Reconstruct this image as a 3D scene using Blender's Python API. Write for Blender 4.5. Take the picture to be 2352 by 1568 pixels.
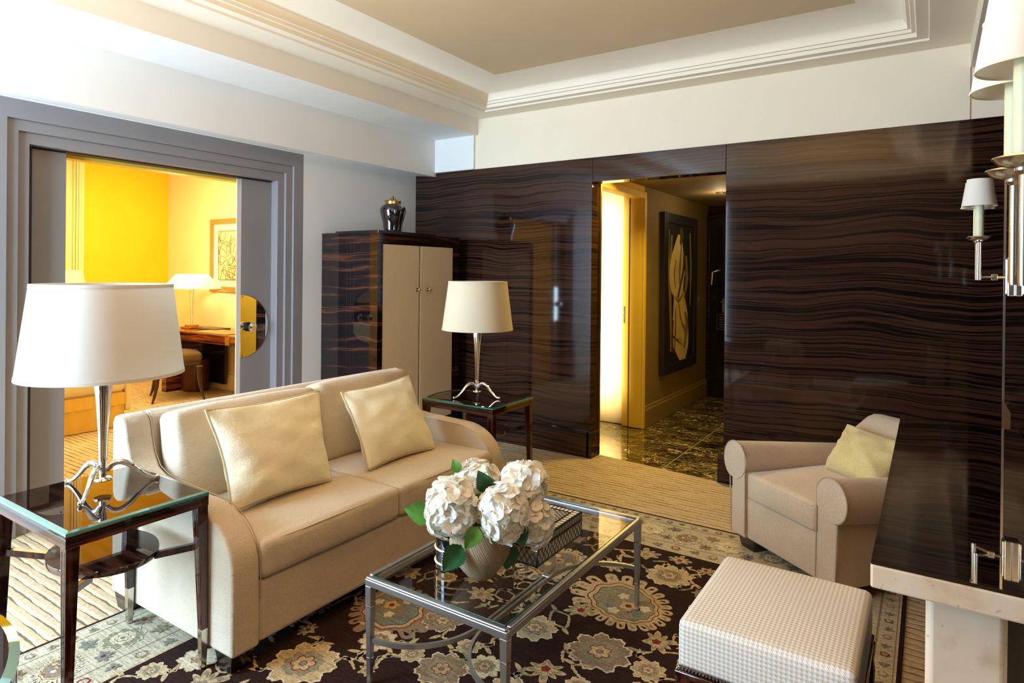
import bpy, bmesh, math, random
from math import sin, cos, pi, radians, sqrt, atan2
from mathutils import Vector, Matrix, noise
random.seed(7)
for o in list(bpy.data.objects): bpy.data.objects.remove(o)
SC = bpy.context.scene
COL = SC.collection

# ------------------------------------------------------------------ camera
S = 1.45
yaw, pitch, roll, fpx, cyp = -0.5821, 0.0029, -0.0098, 1456.1, 630.24
CAM = Vector((2.817 * S, -3.1074 * S, S))
fw = Vector((sin(yaw) * cos(pitch), cos(yaw) * cos(pitch), -sin(pitch)))
rr = Vector((cos(yaw), -sin(yaw), 0)); uu = rr.cross(fw)
RR = rr * cos(roll) - uu * sin(roll); UU = uu * cos(roll) + rr * sin(roll)
cam = bpy.data.cameras.new('camera'); camo = bpy.data.objects.new('camera', cam); COL.objects.link(camo)
m = Matrix((RR, UU, -fw)).transposed().to_4x4(); m.translation = CAM
camo.matrix_world = m
cam.sensor_width = 36; cam.lens = 36 * fpx / 2352; cam.shift_y = -(784 - cyp) / 2352
cam.clip_start = 0.02
SC.camera = camo

# ------------------------------------------------------------------ world, lights, exposure
SC.view_settings.view_transform = 'Standard'; SC.view_settings.look = 'None'
SC.view_settings.gamma = 1; SC.view_settings.use_curve_mapping = False
SC.view_settings.exposure = 0.17
W = bpy.data.worlds.new('world'); SC.world = W; W.use_nodes = True
W.node_tree.nodes['Background'].inputs[0].default_value = (0.55, 0.75, 1.0, 1)
W.node_tree.nodes['Background'].inputs[1].default_value = 1.0
SC.cycles.max_bounces = 10; SC.cycles.diffuse_bounces = 5; SC.cycles.glossy_bounces = 6
SC.cycles.transparent_max_bounces = 12; SC.cycles.sample_clamp_indirect = 8
SC.cycles.use_denoising = True
SC.cycles.caustics_reflective = False; SC.cycles.caustics_refractive = False

def area(name, loc, target, sx, sy, power, color, spread=180):
    l = bpy.data.lights.new(name, 'AREA'); l.shape = 'RECTANGLE'; l.size = sx; l.size_y = sy
    l.energy = power; l.color = color; l.spread = radians(spread)
    o = bpy.data.objects.new(name, l); COL.objects.link(o); o.location = loc
    d = (Vector(target) - Vector(loc)).normalized()
    o.rotation_euler = d.to_track_quat('-Z', 'Y').to_euler()
    return o
def point(name, loc, power, color, r=0.08):
    l = bpy.data.lights.new(name, 'POINT'); l.energy = power; l.color = color; l.shadow_soft_size = r
    o = bpy.data.objects.new(name, l); COL.objects.link(o); o.location = loc; return o
DAY = (0.52, 0.76, 1.0)
# daylight through the wide window in the wall behind the camera
area('window_daylight', (0.79, -5.50, 1.45), (0.95, 0, 1.40), 1.28, 2.2, 260, DAY)
# added warm fill behind the camera, no lamp stands there, washing the ceiling
area('warm_ceiling_fill', (3.1, -4.1, 1.65), (3.1, -4.1, 3.0), 1.0, 1.0, 95, (1.0, 0.70, 0.40))
# bedroom lamps
TUNG = (1.0, 0.74, 0.30)
area('bedroom_lamp_light', (-2.4, -2.2, 2.75), (-2.4, -2.2, 0), 2.2, 2.6, 108, TUNG)
point('bedroom_desk_light', (-2.7, -0.85, 2.0), 38, (1.0, 0.82, 0.48), 0.15)
# hall lamps
area('hall_closet_light', (1.30, 0.50, 1.2), (1.42, 1.22, 1.2), 0.12, 1.9, 16, (1.0, 0.76, 0.34), 50)
point('hall_downlight_light', (2.35, 1.9, 2.15), 3.5, (1.0, 0.76, 0.40), 0.06)
area('hall_lamp_light', (2.3, 0.5, 2.25), (2.45, -.30, 0), 0.3, 0.2, 27, (1.0, 0.72, 0.18), 165)

# ------------------------------------------------------------------ materials
def new_mat(name):
    mt = bpy.data.materials.new(name); mt.use_nodes = True
    nt = mt.node_tree; b = nt.nodes['Principled BSDF']; return mt, nt, b
def N(nt, t, **kw):
    n = nt.nodes.new(t)
    for k, v in kw.items():
        if k.startswith('i_'):
            key = k[2:].replace('_', ' ')
            n.inputs[int(key) if key.isdigit() else key].default_value = v
        else: setattr(n, k, v)
    return n
def L(nt, a, b): nt.links.new(a, b)
def ramp(nt, fac, stops, interp='LINEAR'):
    r = nt.nodes.new('ShaderNodeValToRGB'); r.color_ramp.interpolation = interp
    e = r.color_ramp.elements
    while len(e) < len(stops): e.new(0.5)
    for i, (p, c) in enumerate(stops):
        e[i].position = p; e[i].color = (c[0], c[1], c[2], 1)
    L(nt, fac, r.inputs[0]); return r
def coords(nt, scale=(1, 1, 1), rot=(0, 0, 0), kind='Object'):
    tc = N(nt, 'ShaderNodeTexCoord'); mp = N(nt, 'ShaderNodeMapping')
    mp.inputs['Scale'].default_value = scale; mp.inputs['Rotation'].default_value = rot
    L(nt, tc.outputs[kind], mp.inputs[0]); return mp.outputs[0]
def setp(b, color=None, rough=None, metal=None, coat=None, coatr=None, ior=None, spec=None, sss=None):
    if color is not None: b.inputs['Base Color'].default_value = (*color, 1)
    if rough is not None: b.inputs['Roughness'].default_value = rough
    if metal is not None: b.inputs['Metallic'].default_value = metal
    if coat is not None: b.inputs['Coat Weight'].default_value = coat
    if coatr is not None: b.inputs['Coat Roughness'].default_value = coatr
    if ior is not None: b.inputs['IOR'].default_value = ior
    if spec is not None: b.inputs['Specular IOR Level'].default_value = spec
def bump(nt, b, h, strength=0.3, dist=0.01):
    n = N(nt, 'ShaderNodeBump'); n.inputs['Strength'].default_value = strength; n.inputs['Distance'].default_value = dist
    L(nt, h, n.inputs['Height']); L(nt, n.outputs[0], b.inputs['Normal']); return n
def plain(name, color, rough=0.5, var=0.06, nscale=3.0, bs=0.0, bscale=200, **kw):
    mt, nt, b = new_mat(name); setp(b, color, rough, **kw)
    v = coords(nt); n = N(nt, 'ShaderNodeTexNoise'); n.inputs['Scale'].default_value = nscale; n.inputs['Detail'].default_value = 3
    L(nt, v, n.inputs['Vector'])
    c0 = tuple(x * (1 - var) for x in color); c1 = tuple(min(1, x * (1 + var)) for x in color)
    r = ramp(nt, n.outputs[0], [(0.3, c0), (0.7, c1)]); L(nt, r.outputs[0], b.inputs['Base Color'])
    if bs:
        n2 = N(nt, 'ShaderNodeTexNoise'); n2.inputs['Scale'].default_value = bscale; L(nt, v, n2.inputs['Vector'])
        bump(nt, b, n2.outputs[0], bs, 0.002)
    return mt
def wood(name, scale, stops, rough=0.35, coat=1.0, coatr=0.05, dist=0.35, ior=1.6, detail=4):
    """scale stretches the grain: small along the grain, large across it"""
    mt, nt, b = new_mat(name); setp(b, (0.02, 0.01, 0.01), rough, coat=coat, coatr=coatr)
    b.inputs['Coat IOR'].default_value = ior; b.inputs['Specular IOR Level'].default_value = 0.0
    v = coords(nt)
    n0 = N(nt, 'ShaderNodeTexNoise'); n0.inputs['Scale'].default_value = 1.3; n0.inputs['Detail'].default_value = 2; L(nt, v, n0.inputs['Vector'])
    sub = N(nt, 'ShaderNodeVectorMath', operation='SUBTRACT'); L(nt, n0.outputs['Color'], sub.inputs[0]); sub.inputs[1].default_value = (.5, .5, .5)
    sc = N(nt, 'ShaderNodeVectorMath', operation='SCALE'); sc.inputs['Scale'].default_value = dist; L(nt, sub.outputs[0], sc.inputs[0])
    ad = N(nt, 'ShaderNodeVectorMath', operation='ADD'); L(nt, v, ad.inputs[0]); L(nt, sc.outputs[0], ad.inputs[1])
    mp = N(nt, 'ShaderNodeMapping'); mp.inputs['Scale'].default_value = scale; L(nt, ad.outputs[0], mp.inputs[0])
    n1 = N(nt, 'ShaderNodeTexNoise'); n1.inputs['Scale'].default_value = 1; n1.inputs['Detail'].default_value = detail; n1.inputs['Roughness'].default_value = 0.5
    L(nt, mp.outputs[0], n1.inputs['Vector'])
    r = ramp(nt, n1.outputs[0], stops); L(nt, r.outputs[0], b.inputs['Base Color'])
    return mt
BLK = (0.0035, 0.0022, 0.0028); BRN = (0.050, 0.019, 0.012); MID = (0.018, 0.0075, 0.0065); RED = (0.16, 0.045, 0.018)
WST = [(0.36, BLK), (0.46, MID), (0.50, BRN), (0.56, BRN), (0.61, MID), (0.68, BLK)]
M = {}
M['wall_wood'] = wood('macassar_panel', (0.22, 0.22, 21), [(0.38, (0.045, .018, .010)), (0.445, (0.036, .014, .008)), (0.475, (0.004, .002, .002)), (0.50, BLK), (0.525, (0.036, .014, .008)), (0.575, (0.050, .020, .011)), (0.60, BLK), (0.64, (0.030, .012, .007))], dist=0.16, coatr=0.05, ior=1.47, detail=1.2)
M['cab_wood'] = wood('macassar_cabinet', (1.2, 1.2, 34), [(0.40, BLK), (0.55, (0.010, .004, .005)), (0.61, (0.04, .013, .008)), (0.65, (0.10, .030, .013)), (0.69, (0.015, .006, .005)), (0.8, BLK)], dist=0.12, coatr=0.04)
M['leg_wood'] = wood('rosewood_legs', (50, 50, 2.0), [(0.40, (0.008, .002, .002)), (0.52, (0.045, .009, .006)), (0.60, (0.09, .020, .010)), (0.66, (0.02, .005, .004))], dist=0.03, coatr=0.06)
M['top_wood'] = wood('rosewood_top', (3, 26, 26), [(0.40, (0.006, .002, .002)), (0.50, (0.040, .010, .006)), (0.60, (0.10, .030, .014)), (0.68, (0.015, .005, .004))], dist=0.10, coatr=0.03, ior=1.9)
M['top_glassed'] = wood('dark_wood_under_glass', (3, 26, 26), [(0.40, (0.004, .002, .002)), (0.55, (0.02, .006, .004)), (0.66, (0.03, .010, .006))], rough=0.25, dist=0.1, coatr=0.006, ior=2.3)
M['rim_wood'] = wood('rosewood_rim', (2, 2, 60), [(0.40, (0.006, .002, .002)), (0.54, (0.040, .009, .005)), (0.62, (0.12, .03, .012)), (0.68, (0.02, .005, .004))], dist=0.03, coatr=0.06)
M['desk_wood'] = wood('desk_veneer', (1.5, 1.5, 22), [(0.40, (0.02, .005, .003)), (0.52, (0.16, .035, .010)), (0.60, (0.35, .10, .02)), (0.68, (0.03, .008, .004))], dist=0.08, coatr=0.1)
M['black_wood'] = plain('black_lacquer', (0.006, 0.005, 0.006), 0.25, coat=0.6, coatr=0.05)
M['taupewall'] = plain('dark_taupe_wall_covering', (0.10, 0.075, 0.06), 0.7, 0.05)
M['warmband'] = plain('warm_lit_white_wall', (0.80, 0.70, 0.54), 0.6, 0.02)  # white wall above the panels, with warm light put into the colour
M['white'] = plain('white_wall_paint', (0.78, 0.77, 0.74), 0.6, 0.02)
M['ceil'] = plain('cream_ceiling_paint', (0.60, 0.46, 0.28), 0.65, 0.02)
M['ceilwhite'] = plain('ivory_moulding_paint', (0.80, 0.72, 0.58), 0.6, 0.02)
M['grey'] = plain('taupe_grey_lacquer', (0.235, 0.215, 0.215), 0.38, 0.03, bs=0.05, bscale=300)
M['black'] = plain('matt_black', (0.012, 0.010, 0.010), 0.5)
M['yellow'] = plain('lamp_yellow_wall', (0.88, 0.56, 0.006), 0.7, 0.03)  # yellow of the bedroom lamp light is put into this wall colour
M['cream'] = plain('pale_yellow_wall_covering', (0.86, 0.72, 0.42), 0.7, 0.03)
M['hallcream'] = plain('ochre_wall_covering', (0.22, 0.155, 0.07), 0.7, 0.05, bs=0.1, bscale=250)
M['ivorywall'] = plain('ivory_closet_wall', (0.84, 0.74, 0.52), 0.6, 0.02)
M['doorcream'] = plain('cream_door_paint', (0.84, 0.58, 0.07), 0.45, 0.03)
M['chrome'] = plain('polished_chrome', (0.80, 0.79, 0.77), 0.05, 0.01, metal=1.0)
M['silver'] = plain('satin_silver_metal', (0.40, 0.39, 0.38), 0.30, 0.05, metal=0.9)
M['nickel'] = plain('brushed_nickel', (0.60, 0.55, 0.48), 0.20, 0.04, metal=1.0)
M['brass'] = plain('aged_brass', (0.55, 0.33, 0.09), 0.25, 0.15, 12, metal=1.0)
M['bevel'] = plain('pale_bevelled_glass', (0.38, 0.60, 0.50), 0.04, 0.1, 6, metal=1.0)
M['mirror'] = plain('mirror_plate', (0.82, 0.80, 0.74), 0.015, 0.005, metal=1.0)
M['mirrorglass'] = plain('dark_mirror_glass', (0.55, 0.55, 0.55), 0.01, 0.0, metal=1.0)
M['blackglass'] = plain('black_glass_top', (0.42, 0.40, 0.38), 0.02, 0.02, metal=1.0)
M['shade'] = None
def fabric(name, color, rough=0.9, ws=260, bs=0.25, var=0.08, sheen=0.3, wrinkle=0.0, th=(1, 1, 1)):
    mt, nt, b = new_mat(name); setp(b, color, rough, spec=0.2)
    b.inputs['Sheen Weight'].default_value = sheen
    v = coords(nt)
    n = N(nt, 'ShaderNodeTexNoise'); n.inputs['Scale'].default_value = 5; n.inputs['Detail'].default_value = 4; L(nt, v, n.inputs['Vector'])
    w = N(nt, 'ShaderNodeTexNoise'); w.inputs['Scale'].default_value = ws; w.inputs['Detail'].default_value = 1
    mp = coords(nt, th); L(nt, mp, w.inputs['Vector'])
    mx = N(nt, 'ShaderNodeMath', operation='ADD'); L(nt, n.outputs[0], mx.inputs[0]); L(nt, w.outputs[0], mx.inputs[1])
    hf = N(nt, 'ShaderNodeMath', operation='MULTIPLY', i_1=0.5); L(nt, mx.outputs[0], hf.inputs[0])
    r = ramp(nt, hf.outputs[0], [(0.36, tuple(c * (1 - var * 1.6) for c in color)), (0.62, tuple(min(1, c * (1 + var)) for c in color))])
    L(nt, r.outputs[0], b.inputs['Base Color'])
    if wrinkle:
        n3 = N(nt, 'ShaderNodeTexNoise'); n3.inputs['Scale'].default_value = 6; n3.inputs['Detail'].default_value = 4; L(nt, coords(nt, (1, 1.6, 2.5)), n3.inputs['Vector'])
        m1 = N(nt, 'ShaderNodeMath', operation='MULTIPLY', i_1=wrinkle); L(nt, n3.outputs[0], m1.inputs[0])
        m2 = N(nt, 'ShaderNodeMath', operation='ADD'); L(nt, m1.outputs[0], m2.inputs[0]); 
        m4 = N(nt, 'ShaderNodeMath', operation='MULTIPLY', i_1=0.22); L(nt, w.outputs[0], m4.inputs[0]); L(nt, m4.outputs[0], m2.inputs[1])
        bump(nt, b, m2.outputs[0], bs, 0.012)
    else: bump(nt, b, w.outputs[0], bs, 0.0015)
    return mt
M['sofa'] = fabric('beige_woven_upholstery', (0.62, 0.495, 0.355), var=0.06, wrinkle=1.2, bs=0.55, th=(.45, .45, 1.6))
M['suede'] = fabric('tan_suede', (0.56, 0.42, 0.29), ws=120, bs=0.08, var=0.07)
M['cushion'] = fabric('ivory_cushion_linen', (0.88, 0.80, 0.58), var=0.03, wrinkle=1.5, bs=0.6)
M['cushion2'] = fabric('straw_cushion_linen', (0.62, 0.50, 0.22), ws=180, var=0.10)
M['piping'] = fabric('piping_cord', (0.66, 0.54, 0.31), ws=400, var=0.2)
M['piping_dark'] = plain('dark_seam_cord', (0.40, 0.30, 0.20), 0.9)  # brown cord, darker than the upholstery
M['bedlinen'] = fabric('cream_bed_linen', (0.85, 0.72, 0.40), var=0.03, wrinkle=1.0)
M['bedskirt'] = fabric('gold_bed_skirt', (0.80, 0.52, 0.10), var=0.04, wrinkle=1.0)
M['chairseat'] = fabric('olive_brown_seat', (0.13, 0.075, 0.022), var=0.1)
M['brownwood'] = plain('taupe_brown_wood', (0.045, 0.026, 0.018), 0.3, 0.1)
M['drum'] = plain('ribbed_brown_leather', (0.09, 0.022, 0.010), 0.4, 0.2, 40)
def mk_shade(name, col, tr=0.35):
    mt, nt, b = new_mat(name); setp(b, col, 0.85, spec=0.2)
    t = N(nt, 'ShaderNodeBsdfTranslucent'); t.inputs[0].default_value = (*col, 1)
    w = N(nt, 'ShaderNodeTexNoise'); w.inputs['Scale'].default_value = 150; L(nt, coords(nt, (1, 1, 6)), w.inputs['Vector'])
    bump(nt, b, w.outputs[0], 0.06, 0.001)
    mx = N(nt, 'ShaderNodeMixShader'); mx.inputs[0].default_value = tr
    L(nt, b.outputs[0], mx.inputs[1]); L(nt, t.outputs[0], mx.inputs[2]); L(nt, mx.outputs[0], nt.nodes['Material Output'].inputs[0]); return mt
M['shade'] = mk_shade('white_lampshade', (0.86, 0.84, 0.80))
M['shade2'] = mk_shade('cream_lampshade', (0.84, 0.74, 0.56))
M['candle'] = plain('ivory_candle_sleeve', (0.66, 0.64, 0.42), 0.45, 0.04)
def glassmat(name, tint=(1, 1, 1), ior=1.5, mult=1.0):
    mt, nt, b = new_mat(name); nt.nodes.remove(b)
    tr = N(nt, 'ShaderNodeBsdfTransparent'); tr.inputs[0].default_value = (*tint, 1)
    gl = N(nt, 'ShaderNodeBsdfGlossy'); gl.inputs['Roughness'].default_value = 0.005
    nz = N(nt, 'ShaderNodeTexNoise'); nz.inputs['Scale'].default_value = 2; L(nt, coords(nt), nz.inputs['Vector'])
    rz = ramp(nt, nz.outputs[0], [(0, (0.97, 0.98, 0.98)), (1, (1, 1, 1))]); L(nt, rz.outputs[0], gl.inputs[0])
    fr = N(nt, 'ShaderNodeFresnel'); ge = N(nt, 'ShaderNodeNewGeometry'); mi = N(nt, 'ShaderNodeMapRange', i_1=0.0, i_2=1.0, i_3=ior, i_4=1 / ior); L(nt, ge.outputs['Backfacing'], mi.inputs[0]); L(nt, mi.outputs[0], fr.inputs[0])
    mu = N(nt, 'ShaderNodeMath', operation='MULTIPLY', i_1=mult, use_clamp=True); L(nt, fr.outputs[0], mu.inputs[0])
    mx = N(nt, 'ShaderNodeMixShader'); L(nt, mu.outputs[0], mx.inputs[0]); L(nt, tr.outputs[0], mx.inputs[1]); L(nt, gl.outputs[0], mx.inputs[2])
    L(nt, mx.outputs[0], nt.nodes['Material Output'].inputs[0]); return mt
M['glass'] = glassmat('clear_table_glass', (0.985, 0.995, 0.99), 1.5, 1.0)
M['edge'] = plain('green_glass_edge', (0.05, 0.30, 0.27), 0.05, 0.2, 8, coat=1.0, coatr=0.02)
M['edge2'] = plain('dark_green_glass_edge', (0.02, 0.10, 0.08), 0.05, 0.2, 8, coat=1.0, coatr=0.02)
M['bulb'] = glassmat('lamp_bulb_glass', (0.9, 0.88, 0.85), 1.5, 2.0)
# carpet
def carpet():
    mt, nt, b = new_mat('ribbed_carpet'); setp(b, (0.4, 0.3, 0.2), 0.95, spec=0.1)
    tc = N(nt, 'ShaderNodeTexCoord'); sp = N(nt, 'ShaderNodeSeparateXYZ'); L(nt, tc.outputs['Object'], sp.inputs[0])
    nz = N(nt, 'ShaderNodeTexNoise'); nz.inputs['Scale'].default_value = 16; nz.inputs['Detail'].default_value = 2; L(nt, tc.outputs['Object'], nz.inputs['Vector'])
    a = N(nt, 'ShaderNodeMath', operation='MULTIPLY_ADD', i_1=0.012); L(nt, nz.outputs[0], a.inputs[0]); L(nt, sp.outputs[1], a.inputs[2])
    s = N(nt, 'ShaderNodeMath', operation='MULTIPLY', i_1=1 / 0.044); L(nt, a.outputs[0], s.inputs[0])
    f = N(nt, 'ShaderNodeMath', operation='FRACT'); L(nt, s.outputs[0], f.inputs[0])
    fl = N(nt, 'ShaderNodeMath', operation='FLOOR'); L(nt, s.outputs[0], fl.inputs[0])
    cb = N(nt, 'ShaderNodeCombineXYZ'); sx = N(nt, 'ShaderNodeMath', operation='MULTIPLY', i_1=5.0); L(nt, sp.outputs[0], sx.inputs[0])
    sy = N(nt, 'ShaderNodeMath', operation='MULTIPLY', i_1=7.3); L(nt, fl.outputs[0], sy.inputs[0]); L(nt, sx.outputs[0], cb.inputs[0]); L(nt, sy.outputs[0], cb.inputs[1])
    br = N(nt, 'ShaderNodeTexNoise'); br.inputs['Scale'].default_value = 1.0; L(nt, cb.outputs[0], br.inputs['Vector'])
    wid = N(nt, 'ShaderNodeMapRange', i_1=0.35, i_2=0.65, i_3=0.04, i_4=0.24); L(nt, br.outputs[0], wid.inputs[0])
    ln = N(nt, 'ShaderNodeMath', operation='LESS_THAN'); L(nt, f.outputs[0], ln.inputs[0]); L(nt, wid.outputs[0], ln.inputs[1])
    n2 = N(nt, 'ShaderNodeTexNoise'); n2.inputs['Scale'].default_value = 60; n2.inputs['Detail'].default_value = 3; L(nt, tc.outputs['Object'], n2.inputs['Vector'])
    rc = ramp(nt, n2.outputs[0], [(0.3, (0.46, 0.345, 0.215)), (0.7, (0.64, 0.50, 0.33))])
    mx = N(nt, 'ShaderNodeMixRGB'); mx.inputs[2].default_value = (0.15, 0.10, 0.055, 1); L(nt, ln.outputs[0], mx.inputs[0]); L(nt, rc.outputs[0], mx.inputs[1])
    L(nt, mx.outputs[0], b.inputs['Base Color'])
    rnd = N(nt, 'ShaderNodeMath', operation='PINGPONG', i_1=0.5); L(nt, f.outputs[0], rnd.inputs[0])
    bump(nt, b, rnd.outputs[0], 0.5, 0.012); return mt
M['carpet'] = carpet()
def marble():
    mt, nt, b = new_mat('dark_veined_marble'); setp(b, (0.02, 0.015, 0.01), 0.06, ior=2.3)
    v = coords(nt)
    n = N(nt, 'ShaderNodeTexNoise'); n.inputs['Scale'].default_value = 3.0; n.inputs['Detail'].default_value = 8; n.inputs['Roughness'].default_value = 0.6; L(nt, v, n.inputs['Vector'])
    def veins(scale, dist, width, col, seed, mscale):
        mp = N(nt, 'ShaderNodeMapping'); mp.inputs['Location'].default_value = (seed, seed * 2, 0); mp.inputs['Rotation'].default_value = (0, 0, seed); mp.inputs['Scale'].default_value = (1, 2.4, 1); L(nt, v, mp.inputs[0])
        w = N(nt, 'ShaderNodeTexNoise'); w.inputs['Scale'].default_value = scale; w.inputs['Detail'].default_value = 5; w.inputs['Distortion'].default_value = dist; L(nt, mp.outputs[0], w.inputs['Vector'])
        s_ = N(nt, 'ShaderNodeMath', operation='SUBTRACT', i_1=0.5); L(nt, w.outputs[0], s_.inputs[0]); a_ = N(nt, 'ShaderNodeMath', operation='ABSOLUTE'); L(nt, s_.outputs[0], a_.inputs[0])
        r_ = ramp(nt, a_.outputs[0], [(0.0, col), (width, (0, 0, 0))])
        k = N(nt, 'ShaderNodeTexNoise'); k.inputs['Scale'].default_value = mscale; k.inputs['Detail'].default_value = 3; L(nt, mp.outputs[0], k.inputs['Vector'])
        kr = ramp(nt, k.outputs[0], [(0.42, (0, 0, 0)), (0.54, (1, 1, 1))])
        m_ = N(nt, 'ShaderNodeMixRGB', blend_type='MULTIPLY'); m_.inputs[0].default_value = 1; L(nt, r_.outputs[0], m_.inputs[1]); L(nt, kr.outputs[0], m_.inputs[2]); return m_.outputs[0]
    r3 = ramp(nt, n.outputs[0], [(0.35, (0.006, .005, .004)), (0.7, (0.040, .030, .014))])
    cur = r3.outputs[0]
    for a in ((2.0, 1.2, 0.010, (1.0, 0.85, 0.45), 0.7, 1.5), (5.0, 2.0, 0.020, (0.75, 0.60, 0.25), 2.3, 2.5), (11.0, 2.5, 0.03, (0.55, 0.42, 0.16), 4.1, 3.0)):
        ad = N(nt, 'ShaderNodeMixRGB', blend_type='ADD'); ad.inputs[0].default_value = 1; L(nt, cur, ad.inputs[1]); L(nt, veins(*a), ad.inputs[2]); cur = ad.outputs[0]
    class _A: outputs = [cur]
    a2 = _A
    # tile joint
    br = N(nt, 'ShaderNodeTexBrick', offset=0.0); br.inputs['Scale'].default_value = 1; br.inputs['Mortar Size'].default_value = 0.004
    br.inputs['Brick Width'].default_value = 0.9; br.inputs['Row Height'].default_value = 0.9
    mpb = coords(nt); sh = N(nt, 'ShaderNodeVectorMath', operation='ADD'); sh.inputs[1].default_value = (0.27, 0.55, 0); L(nt, mpb, sh.inputs[0]); L(nt, sh.outputs[0], br.inputs['Vector'])
    m3 = N(nt, 'ShaderNodeMixRGB'); m3.inputs[2].default_value = (0.45, 0.38, 0.25, 1); L(nt, br.outputs['Fac'], m3.inputs[0]); L(nt, a2.outputs[0], m3.inputs[1])
    L(nt, m3.outputs[0], b.inputs['Base Color']); return mt
M['marble'] = marble()
def stone():
    mt, nt, b = new_mat('travertine_stone'); setp(b, (0.7, 0.55, 0.4), 0.5)
    v = coords(nt); n = N(nt, 'ShaderNodeTexNoise'); n.inputs['Scale'].default_value = 14; n.inputs['Detail'].default_value = 5; L(nt, v, n.inputs['Vector'])
    n2 = N(nt, 'ShaderNodeTexNoise'); n2.inputs['Scale'].default_value = 90; n2.inputs['Detail'].default_value = 2; L(nt, v, n2.inputs['Vector'])
    r = ramp(nt, n.outputs[0], [(0.3, (0.58, 0.38, 0.23)), (0.45, (0.72, 0.53, 0.36)), (0.7, (0.76, 0.59, 0.43))])
    r2 = ramp(nt, n2.outputs[0], [(0.24, (0.72, 0.62, 0.54)), (0.32, (1, 1, 1))])
    mx = N(nt, 'ShaderNodeMixRGB', blend_type='MULTIPLY'); mx.inputs[0].default_value = 1; L(nt, r.outputs[0], mx.inputs[1]); L(nt, r2.outputs[0], mx.inputs[2])
    L(nt, mx.outputs[0], b.inputs['Base Color']); return mt
M['stone'] = stone()
def houndstooth():
    mt, nt, b = new_mat('houndstooth_weave'); setp(b, (0.7, 0.65, 0.6), 0.9, spec=0.15)
    g = N(nt, 'ShaderNodeNewGeometry'); tc = N(nt, 'ShaderNodeTexCoord')
    sp = N(nt, 'ShaderNodeSeparateXYZ'); L(nt, tc.outputs['Object'], sp.inputs[0])
    sn = N(nt, 'ShaderNodeSeparateXYZ'); L(nt, tc.outputs['Normal'], sn.inputs[0])
    ax = N(nt, 'ShaderNodeMath', operation='ABSOLUTE'); L(nt, sn.outputs[0], ax.inputs[0])
    az = N(nt, 'ShaderNodeMath', operation='ABSOLUTE'); L(nt, sn.outputs[2], az.inputs[0])
    gx = N(nt, 'ShaderNodeMath', operation='GREATER_THAN', i_1=0.7); L(nt, ax.outputs[0], gx.inputs[0])
    gz = N(nt, 'ShaderNodeMath', operation='GREATER_THAN', i_1=0.7); L(nt, az.outputs[0], gz.inputs[0])
    u = N(nt, 'ShaderNodeMix'); L(nt, gx.outputs[0], u.inputs[0]); L(nt, sp.outputs[0], u.inputs[2]); L(nt, sp.outputs[1], u.inputs[3])
    w = N(nt, 'ShaderNodeMix'); L(nt, gz.outputs[0], w.inputs[0]); L(nt, sp.outputs[2], w.inputs[2]); L(nt, sp.outputs[1], w.inputs[3])
    def tri(src, off, sc):
        a = N(nt, 'ShaderNodeMath', operation='MULTIPLY_ADD', i_1=sc, i_2=off); L(nt, src, a.inputs[0])
        f = N(nt, 'ShaderNodeMath', operation='FRACT'); L(nt, a.outputs[0], f.inputs[0]); return f.outputs[0]
    K = 1 / 0.0125
    fu = tri(u.outputs[0], 0, K); fv = tri(w.outputs[0], 0, K)
    a1 = N(nt, 'ShaderNodeMath', operation='LESS_THAN', i_1=0.5); L(nt, fu, a1.inputs[0])
    a2 = N(nt, 'ShaderNodeMath', operation='LESS_THAN', i_1=0.5); L(nt, fv, a2.inputs[0])
    d = N(nt, 'ShaderNodeMath', operation='ADD'); L(nt, fu, d.inputs[0]); L(nt, fv, d.inputs[1])
    d2 = N(nt, 'ShaderNodeMath', operation='MULTIPLY', i_1=2.0); L(nt, d.outputs[0], d2.inputs[0])
    d3 = N(nt, 'ShaderNodeMath', operation='FRACT'); L(nt, d2.outputs[0], d3.inputs[0])
    d4 = N(nt, 'ShaderNodeMath', operation='LESS_THAN', i_1=0.5); L(nt, d3.outputs[0], d4.inputs[0])
    e = N(nt, 'ShaderNodeMath', operation='SUBTRACT'); L(nt, a1.outputs[0], e.inputs[0]); L(nt, a2.outputs[0], e.inputs[1])
    e2 = N(nt, 'ShaderNodeMath', operation='ABSOLUTE'); L(nt, e.outputs[0], e2.inputs[0])   # 1 in mixed cells
    mA = N(nt, 'ShaderNodeMix'); L(nt, e2.outputs[0], mA.inputs[0]); L(nt, a1.outputs[0], mA.inputs[2]); L(nt, d4.outputs[0], mA.inputs[3])
    mc = N(nt, 'ShaderNodeMixRGB'); L(nt, mA.outputs[0], mc.inputs[0]); mc.inputs[1].default_value = (0.80, 0.79, 0.76, 1); mc.inputs[2].default_value = (0.56, 0.46, 0.36, 1)
    L(nt, mc.outputs[0], b.inputs['Base Color']); bump(nt, b, mA.outputs[0], 0.3, 0.001); return mt
M['hound'] = houndstooth()
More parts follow.
